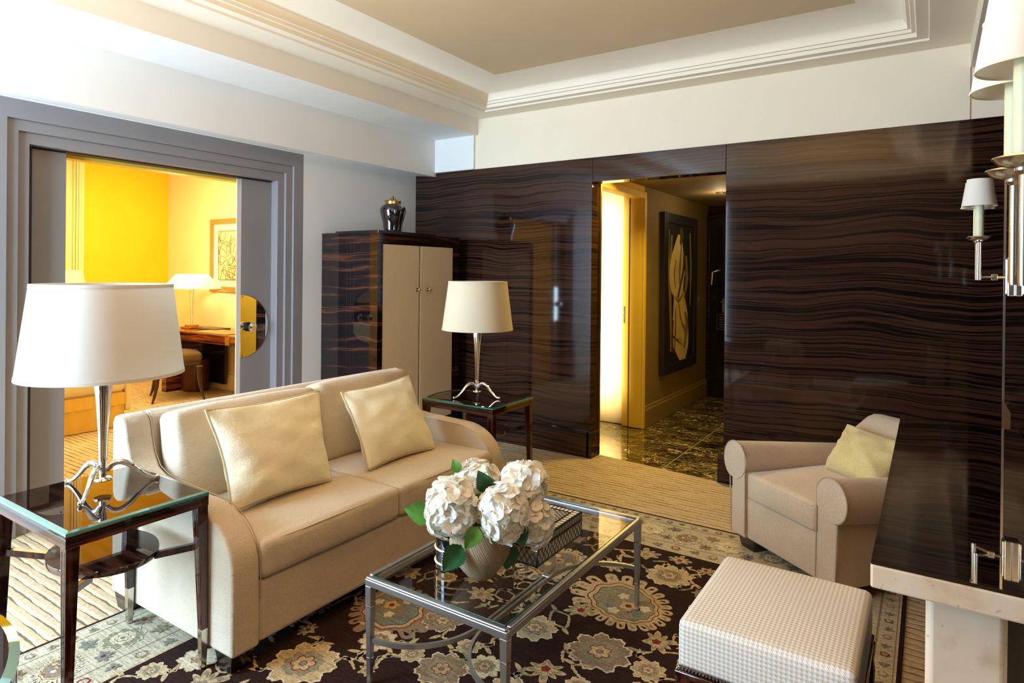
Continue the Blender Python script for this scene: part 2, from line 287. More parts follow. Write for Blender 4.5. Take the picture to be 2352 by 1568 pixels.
def vase_mat():
    mt, nt, b = new_mat('combed_taupe_ceramic'); setp(b, (0.40, 0.29, 0.20), 0.7)
    tc = N(nt, 'ShaderNodeTexCoord'); sp = N(nt, 'ShaderNodeSeparateXYZ'); L(nt, tc.outputs['Object'], sp.inputs[0])
    at = N(nt, 'ShaderNodeMath', operation='ARCTAN2'); L(nt, sp.outputs[1], at.inputs[0]); L(nt, sp.outputs[0], at.inputs[1])
    cb = N(nt, 'ShaderNodeCombineXYZ'); 
    m1 = N(nt, 'ShaderNodeMath', operation='MULTIPLY_ADD', i_1=5.0); L(nt, sp.outputs[2], m1.inputs[0]); L(nt, at.outputs[0], m1.inputs[2])
    m2 = N(nt, 'ShaderNodeMath', operation='MULTIPLY', i_1=26.0); L(nt, m1.outputs[0], m2.inputs[0]); L(nt, m2.outputs[0], cb.inputs[0])
    m3 = N(nt, 'ShaderNodeMath', operation='MULTIPLY', i_1=9.0); L(nt, sp.outputs[2], m3.inputs[0]); L(nt, m3.outputs[0], cb.inputs[1])
    n = N(nt, 'ShaderNodeTexNoise'); n.inputs['Scale'].default_value = 1.0; n.inputs['Detail'].default_value = 3; L(nt, cb.outputs[0], n.inputs['Vector'])
    r = ramp(nt, n.outputs[0], [(0.3, (0.28, 0.19, 0.10)), (0.65, (0.50, 0.36, 0.20))]); L(nt, r.outputs[0], b.inputs['Base Color'])
    bump(nt, b, n.outputs[0], 0.9, 0.006); return mt
M['vase'] = vase_mat()
def petal_mat():
    mt, nt, b = new_mat('white_hydrangea_petal'); setp(b, (0.86, 0.82, 0.70), 0.6, spec=0.2)
    n = N(nt, 'ShaderNodeTexNoise'); n.inputs['Scale'].default_value = 25; L(nt, coords(nt), n.inputs['Vector'])
    r = ramp(nt, n.outputs[0], [(0.3, (0.88, 0.82, 0.68)), (0.5, (0.93, 0.92, 0.88))]); L(nt, r.outputs[0], b.inputs['Base Color'])
    t = N(nt, 'ShaderNodeBsdfTranslucent'); t.inputs[0].default_value = (0.9, 0.86, 0.7, 1)
    mx = N(nt, 'ShaderNodeMixShader'); mx.inputs[0].default_value = 0.25
    L(nt, b.outputs[0], mx.inputs[1]); L(nt, t.outputs[0], mx.inputs[2]); L(nt, mx.outputs[0], nt.nodes['Material Output'].inputs[0]); return mt
M['petal'] = petal_mat()
M['leafdark'] = plain('dark_green_leaf', (0.012, 0.085, 0.020), 0.42, 0.35, 30, coat=0.2)
M['leaflime'] = plain('light_green_leaf', (0.07, 0.19, 0.018), 0.45, 0.3, 30)
M['stem'] = plain('green_stem', (0.12, 0.22, 0.05), 0.5)
M['porcelain'] = plain('black_glazed_ceramic', (0.004, 0.004, 0.006), 0.04, coat=1.0, coatr=0.02)
M['leather'] = None
def leather():
    mt, nt, b = new_mat('cream_quilted_leather'); setp(b, (0.56, 0.46, 0.31), 0.5)
    tc = N(nt, 'ShaderNodeTexCoord'); sp = N(nt, 'ShaderNodeSeparateXYZ'); L(nt, tc.outputs['Object'], sp.inputs[0])
    def line(sg):
        a = N(nt, 'ShaderNodeMath', operation='MULTIPLY_ADD', i_1=sg * 0.42); L(nt, sp.outputs[2], a.inputs[0]); L(nt, sp.outputs[1], a.inputs[2])
        s = N(nt, 'ShaderNodeMath', operation='MULTIPLY', i_1=1 / 0.155); L(nt, a.outputs[0], s.inputs[0])
        p = N(nt, 'ShaderNodeMath', operation='PINGPONG', i_1=0.5); L(nt, s.outputs[0], p.inputs[0]); return p.outputs[0]
    mn = N(nt, 'ShaderNodeMath', operation='MINIMUM'); L(nt, line(1), mn.inputs[0]); L(nt, line(-1), mn.inputs[1])
    r = ramp(nt, mn.outputs[0], [(0.0, (0.80, 0.69, 0.45)), (0.008, (0.72, 0.60, 0.42)), (1, (0.72, 0.60, 0.42))]); L(nt, r.outputs[0], b.inputs['Base Color'])
    rh = ramp(nt, mn.outputs[0], [(0.0, (0, 0, 0)), (0.03, (1, 1, 1))]); bump(nt, b, rh.outputs[0], 0.2, 0.002); return mt
M['leather'] = leather()
def pile(name, color, color2=None):
    mt, nt, b = new_mat(name); setp(b, color, 0.95, spec=0.08)
    v = coords(nt); n = N(nt, 'ShaderNodeTexNoise'); n.inputs['Scale'].default_value = 130; n.inputs['Detail'].default_value = 2; L(nt, v, n.inputs['Vector'])
    n1 = N(nt, 'ShaderNodeTexNoise'); n1.inputs['Scale'].default_value = 1; n1.inputs['Detail'].default_value = 2; L(nt, coords(nt, (9, 120, 1)), n1.inputs['Vector'])
    mx = N(nt, 'ShaderNodeMath', operation='ADD'); L(nt, n.outputs[0], mx.inputs[0]); L(nt, n1.outputs[0], mx.inputs[1])
    h = N(nt, 'ShaderNodeMath', operation='MULTIPLY', i_1=0.5); L(nt, mx.outputs[0], h.inputs[0])
    c2 = color2 or tuple(c * 0.62 for c in color)
    r = ramp(nt, h.outputs[0], [(0.38, c2), (0.60, tuple(min(1, c * 1.15) for c in color))]); L(nt, r.outputs[0], b.inputs['Base Color'])
    bump(nt, b, h.outputs[0], 0.5, 0.004); return mt
RC = dict(dark=(0.030, 0.014, 0.011), beige=(0.50, 0.37, 0.20), cream=(0.62, 0.53, 0.36), sage=(0.27, 0.24, 0.15), taupe=(0.27, 0.19, 0.13),
          red=(0.20, 0.035, 0.028), blue=(0.20, 0.22, 0.20), ground=(0.50, 0.43, 0.30), black=(0.012, 0.009, 0.010))
RUGM = {k: pile('rug_' + k, v) for k, v in RC.items()}

# ------------------------------------------------------------------ mesh helpers
class MB:
    def __init__(s): s.v = []; s.f = []; s.mi = []
    def add(s, vs, fs, mi=0):
        k = len(s.v); s.v += [tuple(p) for p in vs]; s.f += [tuple(i + k for i in f) for f in fs]; s.mi += [mi] * len(fs)
    def box(s, x0, x1, y0, y1, z0, z1, mi=0):
        vs = [(x0, y0, z0), (x1, y0, z0), (x1, y1, z0), (x0, y1, z0), (x0, y0, z1), (x1, y0, z1), (x1, y1, z1), (x0, y1, z1)]
        s.add(vs, [(3, 2, 1, 0), (4, 5, 6, 7), (0, 1, 5, 4), (1, 2, 6, 5), (2, 3, 7, 6), (3, 0, 4, 7)], mi); return s
    def taper(s, c0, a0, b0, c1, a1, b1, mi=0):
        """a box from rectangle (centre c0, half sizes a0,b0) to (c1,a1,b1)"""
        vs = []
        for c, a, b in ((c0, a0, b0), (c1, a1, b1)):
            vs += [(c[0] - a, c[1] - b, c[2]), (c[0] + a, c[1] - b, c[2]), (c[0] + a, c[1] + b, c[2]), (c[0] - a, c[1] + b, c[2])]
        s.add(vs, [(3, 2, 1, 0), (4, 5, 6, 7), (0, 1, 5, 4), (1, 2, 6, 5), (2, 3, 7, 6), (3, 0, 4, 7)], mi); return s
    def lathe(s, prof, c=(0, 0, 0), n=40, cap=True, sx=1, sy=1, mi=0):
        vs = []; fs = []
        for r, z in prof:
            for i in range(n): a = 2 * pi * i / n; vs.append((c[0] + r * cos(a) * sx, c[1] + r * sin(a) * sy, c[2] + z))
        for j in range(len(prof) - 1):
            for i in range(n): fs.append((j * n + i, j * n + (i + 1) % n, (j + 1) * n + (i + 1) % n, (j + 1) * n + i))
        if cap:
            fs.append(tuple(range(n - 1, -1, -1))); fs.append(tuple(range((len(prof) - 1) * n, len(prof) * n)))
        s.add(vs, fs, mi); return s
    def tube(s, pts, rad, n=10, cap=True, flat=None, mi=0):
        """rad number or list; flat=(a,b) makes a rectangular section (a sideways, b vertical)"""
        pts = [Vector(p) for p in pts]; k = len(pts); rads = rad if isinstance(rad, (list, tuple)) else [rad] * k
        vs = []; fs = []; up = Vector((0, 0, 1)); prev = None
        for i, p in enumerate(pts):
            t = (pts[min(i + 1, k - 1)] - pts[max(i - 1, 0)]).normalized()
            if prev is None:
                a = t.cross(up)
                if a.length < 1e-3: a = t.cross(Vector((1, 0, 0)))
            else:
                a = prev - t * prev.dot(t)
            a.normalize(); prev = a; b = a.cross(t).normalized()
            if flat:
                for (u, w) in ((-1, -1), (1, -1), (1, 1), (-1, 1)): vs.append(p + a * u * flat[0] + b * w * flat[1])
            else:
                for j in range(n): an = 2 * pi * j / n; vs.append(p + (a * cos(an) + b * sin(an)) * rads[i])
        m_ = 4 if flat else n
        for i in range(k - 1):
            for j in range(m_): fs.append((i * m_ + j, i * m_ + (j + 1) % m_, (i + 1) * m_ + (j + 1) % m_, (i + 1) * m_ + j))
        if cap: fs.append(tuple(range(m_ - 1, -1, -1))); fs.append(tuple(range((k - 1) * m_, k * m_)))
        s.add(vs, fs, mi); return s
    def prism(s, poly, axis, a, b, mi=0):
        """poly of 2D points extruded along axis; order: x->(y,z) y->(x,z) z->(x,y)"""
        def P(p, t): return {'x': (t, p[0], p[1]), 'y': (p[0], t, p[1]), 'z': (p[0], p[1], t)}[axis]
        n = len(poly); vs = [P(p, a) for p in poly] + [P(p, b) for p in poly]
        fs = [tuple(range(n - 1, -1, -1)), tuple(range(n, 2 * n))] + [(i, (i + 1) % n, n + (i + 1) % n, n + i) for i in range(n)]
        s.add(vs, fs, mi); return s
    def sphere(s, c, r, n=14, m_=9, sz=1, mi=0):
        vs = []; fs = []
        for j in range(1, m_):
            ph = pi * j / m_
            for i in range(n): a = 2 * pi * i / n; vs.append((c[0] + r * sin(ph) * cos(a), c[1] + r * sin(ph) * sin(a), c[2] + r * sz * cos(ph)))
        vs.append((c[0], c[1], c[2] + r * sz)); vs.append((c[0], c[1], c[2] - r * sz)); T = len(vs) - 2
        for j in range(m_ - 2):
            for i in range(n): fs.append((j * n + i, (j + 1) * n + i, (j + 1) * n + (i + 1) % n, j * n + (i + 1) % n))
        for i in range(n): fs.append((T, i, (i + 1) % n)); fs.append((T + 1, (m_ - 2) * n + (i + 1) % n, (m_ - 2) * n + i))
        s.add(vs, fs, mi); return s
    def soft(s, cx, cy, cz, hx, hy, hz, r, n=14, puff=(0, 0, 0), fn=None, mi=0):
        """rounded, puffed box"""
        h = (hx, hy, hz); vs = []; fs = []; idx = {}
        def samp(hh):
            inner = [-(hh - r) + 2 * (hh - r) * i / n for i in range(n + 1)]
            ed = [r * (1 - cos(pi / 2 * k / 4)) for k in range(4)]
            return [-hh + e for e in ed] + inner + [hh - e for e in reversed(ed)]
        S3 = [samp(hh) for hh in h]; K = len(S3[0]) - 1
        def vert(i, j, k):
            key = (i, j, k)
            if key in idx: return idx[key]
            q = Vector((S3[0][i], S3[1][j], S3[2][k]))
            cl = Vector([max(-(h[a] - r), min(h[a] - r, q[a])) for a in range(3)])
            d = q - cl
            if d.length > 1e-9: q = cl + d.normalized() * r
            u = [q[a] / h[a] for a in range(3)]
            out = Vector(q)
            for a in range(3):
                b_, c_ = (a + 1) % 3, (a + 2) % 3
                out[a] += u[a] * puff[a] * max(0, 1 - u[b_] ** 2) * max(0, 1 - u[c_] ** 2)
            if fn: out = fn(out, u)
            idx[key] = len(vs); vs.append((cx + out[0], cy + out[1], cz + out[2])); return idx[key]
        for a in range(3):
            b_, c_ = (a + 1) % 3, (a + 2) % 3
            for side in (0, K):
                for i in range(K):
                    for j in range(K):
                        q = []
                        for (di, dj) in ((0, 0), (1, 0), (1, 1), (0, 1)):
                            t = [0, 0, 0]; t[a] = side; t[b_] = i + di; t[c_] = j + dj; q.append(vert(*t))
                        fs.append(tuple(q if side else q[::-1]))
        s.add(vs, fs, mi); return s
    def xf(s, mat):
        s.v = [tuple(mat @ Vector(p)) for p in s.v]; return s
    def build(s, name, mat, parent=None, smooth=True, bevel=0, world=False, angle=35, seg=2):
        me = bpy.data.meshes.new(name); off = parent_loc(parent) if (world and parent) else Vector((0, 0, 0))
        me.from_pydata([tuple(Vector(p) - off) for p in s.v], [], s.f)
        mats = mat if isinstance(mat, (list, tuple)) else [mat]
        for q in mats: me.materials.append(q)
        if len(mats) > 1: me.polygons.foreach_set('material_index', s.mi)
        me.update()
        bm = bmesh.new(); bm.from_mesh(me); bmesh.ops.recalc_face_normals(bm, faces=bm.faces) if s.recalc else None; bm.to_mesh(me); bm.free()
        if smooth:
            me.polygons.foreach_set('use_smooth', [True] * len(me.polygons)); me.set_sharp_from_angle(angle=radians(angle))
        o = bpy.data.objects.new(name, me); COL.objects.link(o)
        if parent: o.parent = parent
        if bevel:
            b = o.modifiers.new('bevel', 'BEVEL'); b.width = bevel; b.segments = seg; b.limit_method = 'ANGLE'; b.angle_limit = radians(40)
        return o
    recalc = True
def parent_loc(p):
    l = Vector((0, 0, 0))
    while p: l += p.location; p = p.parent
    return l
def tag(o, label, cat, group=None, kind=None):
    if label: o['label'] = label
    if cat: o['category'] = cat
    if group: o['group'] = group
    if kind: o['kind'] = kind
    return o
def thing(name, loc, label, cat, group=None, rz=0):
    o = bpy.data.objects.new(name, None); COL.objects.link(o); o.location = loc; o.rotation_euler = (0, 0, rz); o.empty_display_size = 0.1
    return tag(o, label, cat, group)
def struct(name, mb, mat, label=None, parent=None, **kw):
    o = mb.build(name, mat, parent, **kw); o['kind'] = 'structure'
    if label: o['label'] = label
    return o
def copy_tree(o, parent=None):
    c = o.copy(); COL.objects.link(c); c.parent = parent
    for ch in list(o.children): copy_tree(ch, c)
    return c
def arc(cx, cy, rx, ry, a0, a1, n):
    return [(cx + rx * cos(radians(a0 + (a1 - a0) * i / n)), cy + ry * sin(radians(a0 + (a1 - a0) * i / n))) for i in range(n + 1)]

#=SETTING=
# ------------------------------------------------------------------ setting: living room
XL = 0.02           # left wall plane
b = MB(); b.add([(-4.6, -5.6, 0), (4.6, -5.6, 0), (4.6, 0.0, 0), (2.9, 0.0, 0), (1.86, 0.13, 0), (1.86, 0.02, 0), (-4.6, 0.02, 0)], [(0, 1, 2, 3, 4, 5, 6)])
b.recalc = False; struct('floor', b, M['carpet'], 'ribbed beige carpet', smooth=False)
b = MB(); b.add([(0.5, 0.13, -0.004), (1.86, 0.13, -0.004), (2.9, 0.0, -0.004), (3.2, 0.0, -0.004), (3.2, 3.4, -0.004), (0.5, 3.4, -0.004)], [(0, 1, 2, 3, 4, 5)])
b.recalc = False; struct('floor', b, M['marble'], 'dark veined marble of the hall', smooth=False)
# left wall with the opening of the sliding doors
OY0, OY1, OZ = -3.065, -1.50, 2.13
b = MB()
for (x0, x1, ya, yb, zt) in ((-0.075, XL, -3.27, -1.295, 2.345), (-0.24, -0.155, OY0, OY1, OZ)):
    b.box(x0, x1, -5.6, ya, 0, 3.0); b.box(x0, x1, yb, 0.02, 0, 3.0); b.box(x0, x1, ya, yb, zt, 3.0)
b.box(-0.24, XL, -5.6, -5.55, 0, 3.0)
struct('wall_left', b, M['white'], smooth=False)
# back wall: wood panels below, white above
b = MB(); b.box(XL, 1.866, 0, 0.13, 0, 2.361); struct('wall_back', b, M['wall_wood'], 'glossy ebony panel left of the hall opening', smooth=False, bevel=0.002)
b = MB(); b.box(1.868, 2.894, 0, 0.13, 2.169, 2.361); struct('wall_back', b, M['wall_wood'], 'glossy ebony panel over the hall opening', smooth=False, bevel=0.002)
b = MB(); b.box(2.896, 4.6, 0, 0.13, 0, 2.361); struct('wall_back', b, M['wall_wood'], 'large glossy ebony panel right of the hall opening', smooth=False, bevel=0.002)
b = MB(); b.box(XL, 1.866, -0.02, 0, 0, 0.205); b.box(1.845, 1.89, -0.02, 0.13, 0, 0.205); struct('baseboard_back', b, M['wall_wood'], smooth=False, bevel=0.002)
b = MB(); b.box(2.862, 4.6, -0.02, 0, 0, 0.205); struct('baseboard_back', b, M['wall_wood'], smooth=False, bevel=0.002)
b = MB(); b.box(XL, 4.272, 0.004, 0.13, 2.361, 3.2); b.box(4.272, 4.6, 0.014, 0.13, 2.361, 3.2); struct('wall_back', b, M['warmband'], 'white wall band above the panels, warm light put into its colour', smooth=False)
# beams along the left wall
b = MB(); b.prism([(XL - .01, 2.66), (0.743, 2.66), (0.743, 2.80), (0.743, 3.2), (XL - .01, 3.2)], 'y', -5.6, 0.004)
struct('ceiling', b, M['white'], 'upper stepped beam along the left wall', smooth=False)
b = MB(); b.prism([(XL - 0.01, 2.357), (0.27, 2.326), (0.27, 2.66), (XL - 0.01, 2.66)], 'y', -5.6, -0.001)
struct('ceiling', b, M['white'], 'lower beam over the sliding doors', smooth=False)
b = MB(); b.box(0.27, 0.715, -0.02, 0.004, 2.362, 2.66); struct('wall_back', b, M['white'], 'white return under the stepped beam', smooth=False)
# ceiling: flat border, groove, step and cove up to the raised field
prof = [(0.0, 2.80), (0.004, 2.812), (0.060, 2.812), (0.066, 2.835), (0.085, 2.835), (0.090, 2.852), (0.105, 2.852)]
for k in range(13):
    a = pi / 2 * k / 12; prof.append((0.105 + 0.24 * (1 - cos(a)), 2.855 + 0.11 * sin(a)))
gx0, gx1, gy0, gy1 = 0.945, 4.073, -5.45, -0.176
def ringv(d, z): return [(gx0 + d, gy0 + d, z), (gx1 - d, gy0 + d, z), (gx1 - d, gy1 - d, z), (gx0 + d, gy1 - d, z)]
b = MB(); vs = [(0.743, -5.6, 2.80), (4.6, -5.6, 2.80), (4.6, 0.004, 2.80), (0.743, 0.004, 2.80)]; fs = []
for d, z in prof: vs += ringv(d, z)
for j in range(len(prof)):
    for i in range(4): fs.append((j * 4 + i, j * 4 + (i + 1) % 4, (j + 1) * 4 + (i + 1) % 4, (j + 1) * 4 + i))
b.add(vs, fs); b.recalc = False; struct('ceiling', b, M['ceilwhite'], 'moulded border and cove of the ceiling', angle=50)
d, z = prof[-1]
b = MB(); b.add(ringv(d, z), [(3, 2, 1, 0)]); b.recalc = False; struct('ceiling', b, M['ceil'], 'raised flat field of the ceiling', smooth=False)
b = MB(); b.box(4.272, 4.6, -5.6, 0.03, 2.66, 2.80); struct('ceiling', b, M['ceilwhite'], 'bulkhead along the right wall', smooth=False)
# right wall, wall behind the camera with two window openings
b = MB(); b.box(4.52, 4.6, -5.6, 0.03, 0, 2.8); struct('wall_right', b, M['taupewall'], smooth=False)
b = MB()
zs = (0.25, 2.62)
xs = [XL, 0.10, 1.48, 4.52]
for i in (0, 2): b.box(xs[i], xs[i + 1], -5.6, -5.52, 0, 2.8)
for i in (1,): b.box(xs[i], xs[i + 1], -5.6, -5.52, 0, zs[0]); b.box(xs[i], xs[i + 1], -5.6, -5.52, zs[1], 2.8)
struct('wall_front', b, M['taupewall'], smooth=False)
for i, (x0, x1) in enumerate(((0.10, 1.48),)):
    b = MB(); b.box(x0, x0 + .05, -5.58, -5.51, .25, 2.62); b.box(x1 - .05, x1, -5.58, -5.51, .25, 2.62); b.box(x0 + .05, x1 - .05, -5.58, -5.51, .25, .30); b.box(x0 + .05, x1 - .05, -5.58, -5.51, 2.57, 2.62); b.box((x0 + x1) / 2 - .02, (x0 + x1) / 2 + .02, -5.58, -5.53, .30, 2.57)
    struct('window_%d' % (i + 1), b, M['white'], smooth=False)
# stepped grey casing of the sliding doors (trim), three mitred steps
def casing(name, y0, y1, z1, w, x0, x1):
    """inverted U: outer edges y0,y1,z1; width w"""
    b = MB(); b.prism([(y0, 0), (y0, z1), (y1, z1), (y1, 0), (y1 - w[1], 0), (y1 - w[1], z1 - w[2]), (y0 + w[0], z1 - w[2]), (y0 + w[0], 0)], 'x', x0, x1)
    return struct(name, b, M['grey'], bevel=0.003, smooth=False)
casing('trim_1', -3.278, -1.286, 2.352, (0.100, 0.090, 0.105), XL - 0.10, 0.0005 + XL)
casing('trim_2', -3.178, -1.376, 2.247, (0.056, 0.058, 0.060), -0.10, 0.0 + 0.002)
casing('trim_3', -3.122, -1.434, 2.187, (0.056, 0.058, 0.062), -0.10, -0.018)
b = MB(); b.box(-0.15, -0.082, -3.066, -3.032, 0, 2.125); struct('trim_4', b, M['black'], 'dark strip at the left jamb', smooth=False)  # thin black strip beside the left jamb
b = MB(); b.box(-0.15, -0.075, OY0, OY1, 2.118, 2.125); struct('trim_5', b, M['black'], 'dark track of the sliding doors', smooth=False)
b = MB(); b.box(-0.24, -0.155, OY0, OY1, 2.098, 2.13); struct('trim_6', b, M['doorcream'], smooth=False)
# sliding leaves
def leaf(nm, y0, y1, edge, sgn, label):
    o = thing(nm, (-0.1125, edge, 0), None, None); o['kind'] = 'structure'; o['label'] = label
    b = MB(); b.box(-0.135, -0.09, y0, y1, 0.006, 2.115); b.build('leaf', M['grey'], o, bevel=0.002, world=True, smooth=False)
    # half-round mirror plate
    r = 0.228
    pts = [(edge, 1.04 - r)] + [(edge + sgn * r * sin(pi * k / 32), 1.04 - r * cos(pi * k / 32)) for k in range(1, 32)] + [(edge, 1.04 + r)]
    b = MB(); b.prism(pts, 'x', -0.0895, -0.086); pl = b.build('push_plate', M['mirror'], o, world=True, smooth=False); pl['label'] = 'half-round mirror-polished plate'
    for zz in (1.04 - r + .012, 1.04 + r - .012):
        b = MB(); b.lathe([(0.004, 0), (0.004, .002)], n=10).xf(Matrix.Translation((-0.086, edge + sgn * 0.015, zz)) @ Matrix.Rotation(pi / 2, 4, 'Y')); b.build('screw', M['black'], pl, world=True)
    # octagonal knob on a neck
    b = MB(); b.lathe([(0.036, 0), (0.036, 0.004)], n=8).xf(Matrix.Translation((-0.086, edge + sgn * 0.058, 1.035)) @ Matrix.Rotation(pi / 2, 4, 'Y') @ Matrix.Rotation(pi / 8, 4, 'Z')); b.build('rose', M['black'], o, world=True, smooth=False)
    b = MB(); b.lathe([(0.010, 0.0), (0.010, 0.035), (0.030, 0.045), (0.034, 0.058), (0.016, 0.072)], n=8).xf(Matrix.Translation((-0.083, edge + sgn * 0.058, 1.035)) @ Matrix.Rotation(pi / 2, 4, 'Y') @ Matrix.Rotation(pi / 8, 4, 'Z')); kb = b.build('knob', M['chrome'], o, world=True, smooth=False)
    return o
leaf('door_1', -3.80, -2.862, -2.862, -1, 'left grey sliding leaf')
leaf('door_2', -1.745, -0.82, -1.745, 1, 'right grey sliding leaf')
b = MB(); b.box(-0.142, -0.135, -1.750, -1.744, 0.006, 2.115); struct('trim_7', b, M['cream'], smooth=False)

# ------------------------------------------------------------------ setting: bedroom
b = MB(); b.box(-4.6, -0.24, 0.024, 0.10, 0, 3.0); struct('wall_bedroom_far', b, M['cream'], 'pale yellow bedroom wall behind the desk', smooth=False)
b = MB(); b.box(-4.6, -4.38, -5.6, 0.024, 0, 3.0); struct('wall_bedroom_left', b, M['yellow'], 'bedroom wall with the yellow lamp light put into its colour', smooth=False)
b = MB(); b.box(-4.6, -0.24, -5.6, -5.5, 0, 3.0); struct('wall_bedroom_near', b, M['cream'], smooth=False)
b = MB(); b.box(-4.6, -0.155, -5.6, 0.1, 3.0, 3.1); struct('ceiling', b, M['cream'], 'bedroom ceiling', smooth=False)
b = MB(); b.box(-4.36, -0.24, 0.004, 0.024, 0, 0.19); b.box(-4.36, -.24, -0.004, 0.010, 0.0, 0.15); struct('baseboard_bedroom', b, M['ivorywall'], smooth=False, bevel=0.004)
b = MB()
for (y0, y1, dx) in ((-1.180, -1.112, .02), (-1.112, -1.092, .05), (-1.085, -1.062, .05), (-1.055, -1.034, .04), (-1.034, -0.987, .025)): b.box(-4.38, -4.38 + dx, y0, y1, 0, 3.0)
struct('trim_8', b, M['bedlinen'], 'cream fluted door casing on the golden wall', smooth=False, bevel=0.006)
b = MB(); b.box(-4.38, -4.36, -2.2, -1.18, 0, 2.70); struct('door_3', b, M['doorcream'], 'pale bedroom door', smooth=False)

# ------------------------------------------------------------------ setting: hall behind the opening
HX = 1.846
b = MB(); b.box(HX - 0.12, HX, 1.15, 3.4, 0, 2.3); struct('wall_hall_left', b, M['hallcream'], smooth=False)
b = MB(); b.box(HX - 0.10, HX, 0.13, 1.15, 2.20, 2.3); struct('wall_hall_left', b, M['doorcream'], 'band over the closet doorway', smooth=False)
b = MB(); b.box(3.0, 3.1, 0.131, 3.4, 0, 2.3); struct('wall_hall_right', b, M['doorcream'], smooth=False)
b = MB(); b.box(0.4, 3.2, 3.2, 3.3, 0, 2.3); struct('wall_hall_far', b, M['wall_wood'], smooth=False)
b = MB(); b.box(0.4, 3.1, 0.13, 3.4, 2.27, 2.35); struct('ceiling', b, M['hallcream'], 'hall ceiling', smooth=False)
b = MB(); b.box(0.4, HX - 0.12, 1.22, 1.3, 0, 2.3); b.box(0.4, 0.5, 0.13, 1.3, 0, 2.3); struct('wall_closet', b, M['ivorywall'], smooth=False)
b = MB(); b.box(0.5, HX - .12, 1.20, 1.22, 0, .20); b.box(0.5, HX - .12, 1.192, 1.22, 0.0, .165); struct('baseboard_closet', b, M['ivorywall'], smooth=False, bevel=0.004)
b = MB(); b.prism([(HX, 0), (HX + .022, 0), (HX + .022, .16), (HX + .012, .175), (HX + .012, .19), (HX, .20)], 'y', 1.16, 3.2); struct('baseboard_hall', b, M['hallcream'], smooth=False)
# closet doorway jamb and casing
b = MB(); b.box(1.640, 1.700, 1.135, 1.19, 0, 2.20); b.box(1.715, HX - 0.001, 1.125, 1.149, 0, 2.20); b.box(HX, HX + 0.018, 1.118, 1.165, 0, 2.215); b.box(HX, HX + .018, 0.13, 1.118, 2.155, 2.215)
b.box(HX - .10, HX, 0.13, 1.125, 2.155, 2.20)
struct('trim_9', b, M['doorcream'], 'cream jamb of the closet doorway', smooth=False, bevel=0.003)
b = MB(); b.box(1.698, 1.718, 1.15, 1.19, 0, 2.20); struct('trim_10', b, M['black'], 'dark pocket slot', smooth=False)
b = MB(); b.box(1.866, 1.882, 0.128, 0.15, 0, 2.169); struct('trim_11', b, M['brass'], smooth=False)
b = MB(); b.box(1.652, 1.668, 1.130, 1.136, 0.98, 1.14); struct('trim_12', b, M['chrome'], 'latch plate on the closet jamb', smooth=False, bevel=0.002)
# entrance door
o = thing('door_4', (2.42, 3.18, 0), None, None); o['kind'] = 'structure'; o['label'] = 'black entrance door at the end of the hall'
b = MB(); b.box(1.885, 2.95, 3.15, 3.2, 0.005, 2.12); b.build('leaf', M['black_wood'], o, world=True, bevel=0.003, smooth=False)
b = MB(); b.box(1.848, 1.885, 3.14, 3.2, 0, 2.17); b.box(1.885, 3.0, 3.14, 3.2, 2.12, 2.17); b.build('door_frame', M['wall_wood'], o, world=True, smooth=False, bevel=.004)
b = MB(); b.tube([(1.99, 3.15, 1.50), (1.99, 3.10, 1.50), (1.93, 3.10, 1.48), (1.92, 3.10, 1.33)], 0.014)
h = b.build('swing_bar', M['chrome'], o, world=True)
b = MB(); b.tube([(2.04, 3.15, 1.13), (2.04, 3.09, 1.13), (2.18, 3.09, 1.13)], 0.013); b.box(2.02, 2.06, 3.14, 3.15, 1.0, 1.17); b.build('door_lever', M['chrome'], o, world=True, bevel=0.002)
b = MB(); b.box(1.0, 1.1, 0, 0.1, 0, .1); 
t = thing('door_hanger', (2.04, 3.13, 0.94), 'small framed hanger sign under the lever of the black hall door', 'sign')
b = MB(); b.box(1.98, 2.09, 3.128, 3.132, .80, .985); b.build('card', M['black_wood'], t, world=True, smooth=False)
b = MB()
for q in ((1.982, 2.088, .802, .808), (1.982, 2.088, .977, .983), (1.982, 1.986, .808, .977), (2.084, 2.088, .808, .977)): b.box(q[0], q[1], 3.125, 3.128, q[2], q[3])
for k in range(5): b.box(2.005, 2.065, 3.125, 3.128, .83 + k * .028, .838 + k * .028)
b.build('printed_marks', M['silver'], t, world=True, smooth=False)
#=OBJECTS=
# ------------------------------------------------------------------ rug
RX0, RX1, RY0, RY1 = 1.255, 4.015, -4.35, -0.86
rug_mats = [RUGM[k] for k in RC]; RI = {k: i for i, k in enumerate(RC)}
rb = MB(); rb.recalc = False
def shp(pts, z, c): rb.add([(p[0], p[1], z) for p in pts], [tuple(range(len(pts)))], RI[c])
def rect(x0, x1, y0, y1, z, c): shp([(x0, y0), (x1, y0), (x1, y1), (x0, y1)], z, c)
rb.box(RX0, RX1, RY0, RY1, 0.0005, 0.008, RI['dark'])
def inset(a, z, c): rect(RX0 + a, RX1 - a, RY0 + a, RY1 - a, z, c)
inset(0.016, 0.0084, 'ground'); inset(0.024, 0.0086, 'taupe'); inset(0.028, 0.0088, 'ground'); inset(0.088, 0.0090, 'taupe'); inset(0.096, 0.0092, 'ground')
inset(0.335, 0.0094, 'taupe'); inset(0.343, 0.0096, 'ground'); inset(0.425, 0.0098, 'beige'); inset(0.438, 0.0100, 'dark')
rnd = random.Random(11)
ZL = [0.0104]
def nz(): 
    ZL[0] += 0.0000012; return ZL[0]
def radial(cx, cy, fn, n, rot=0): return [(cx + fn(2 * pi * i / n) * cos(2 * pi * i / n + rot), cy + fn(2 * pi * i / n) * sin(2 * pi * i / n + rot)) for i in range(n)]
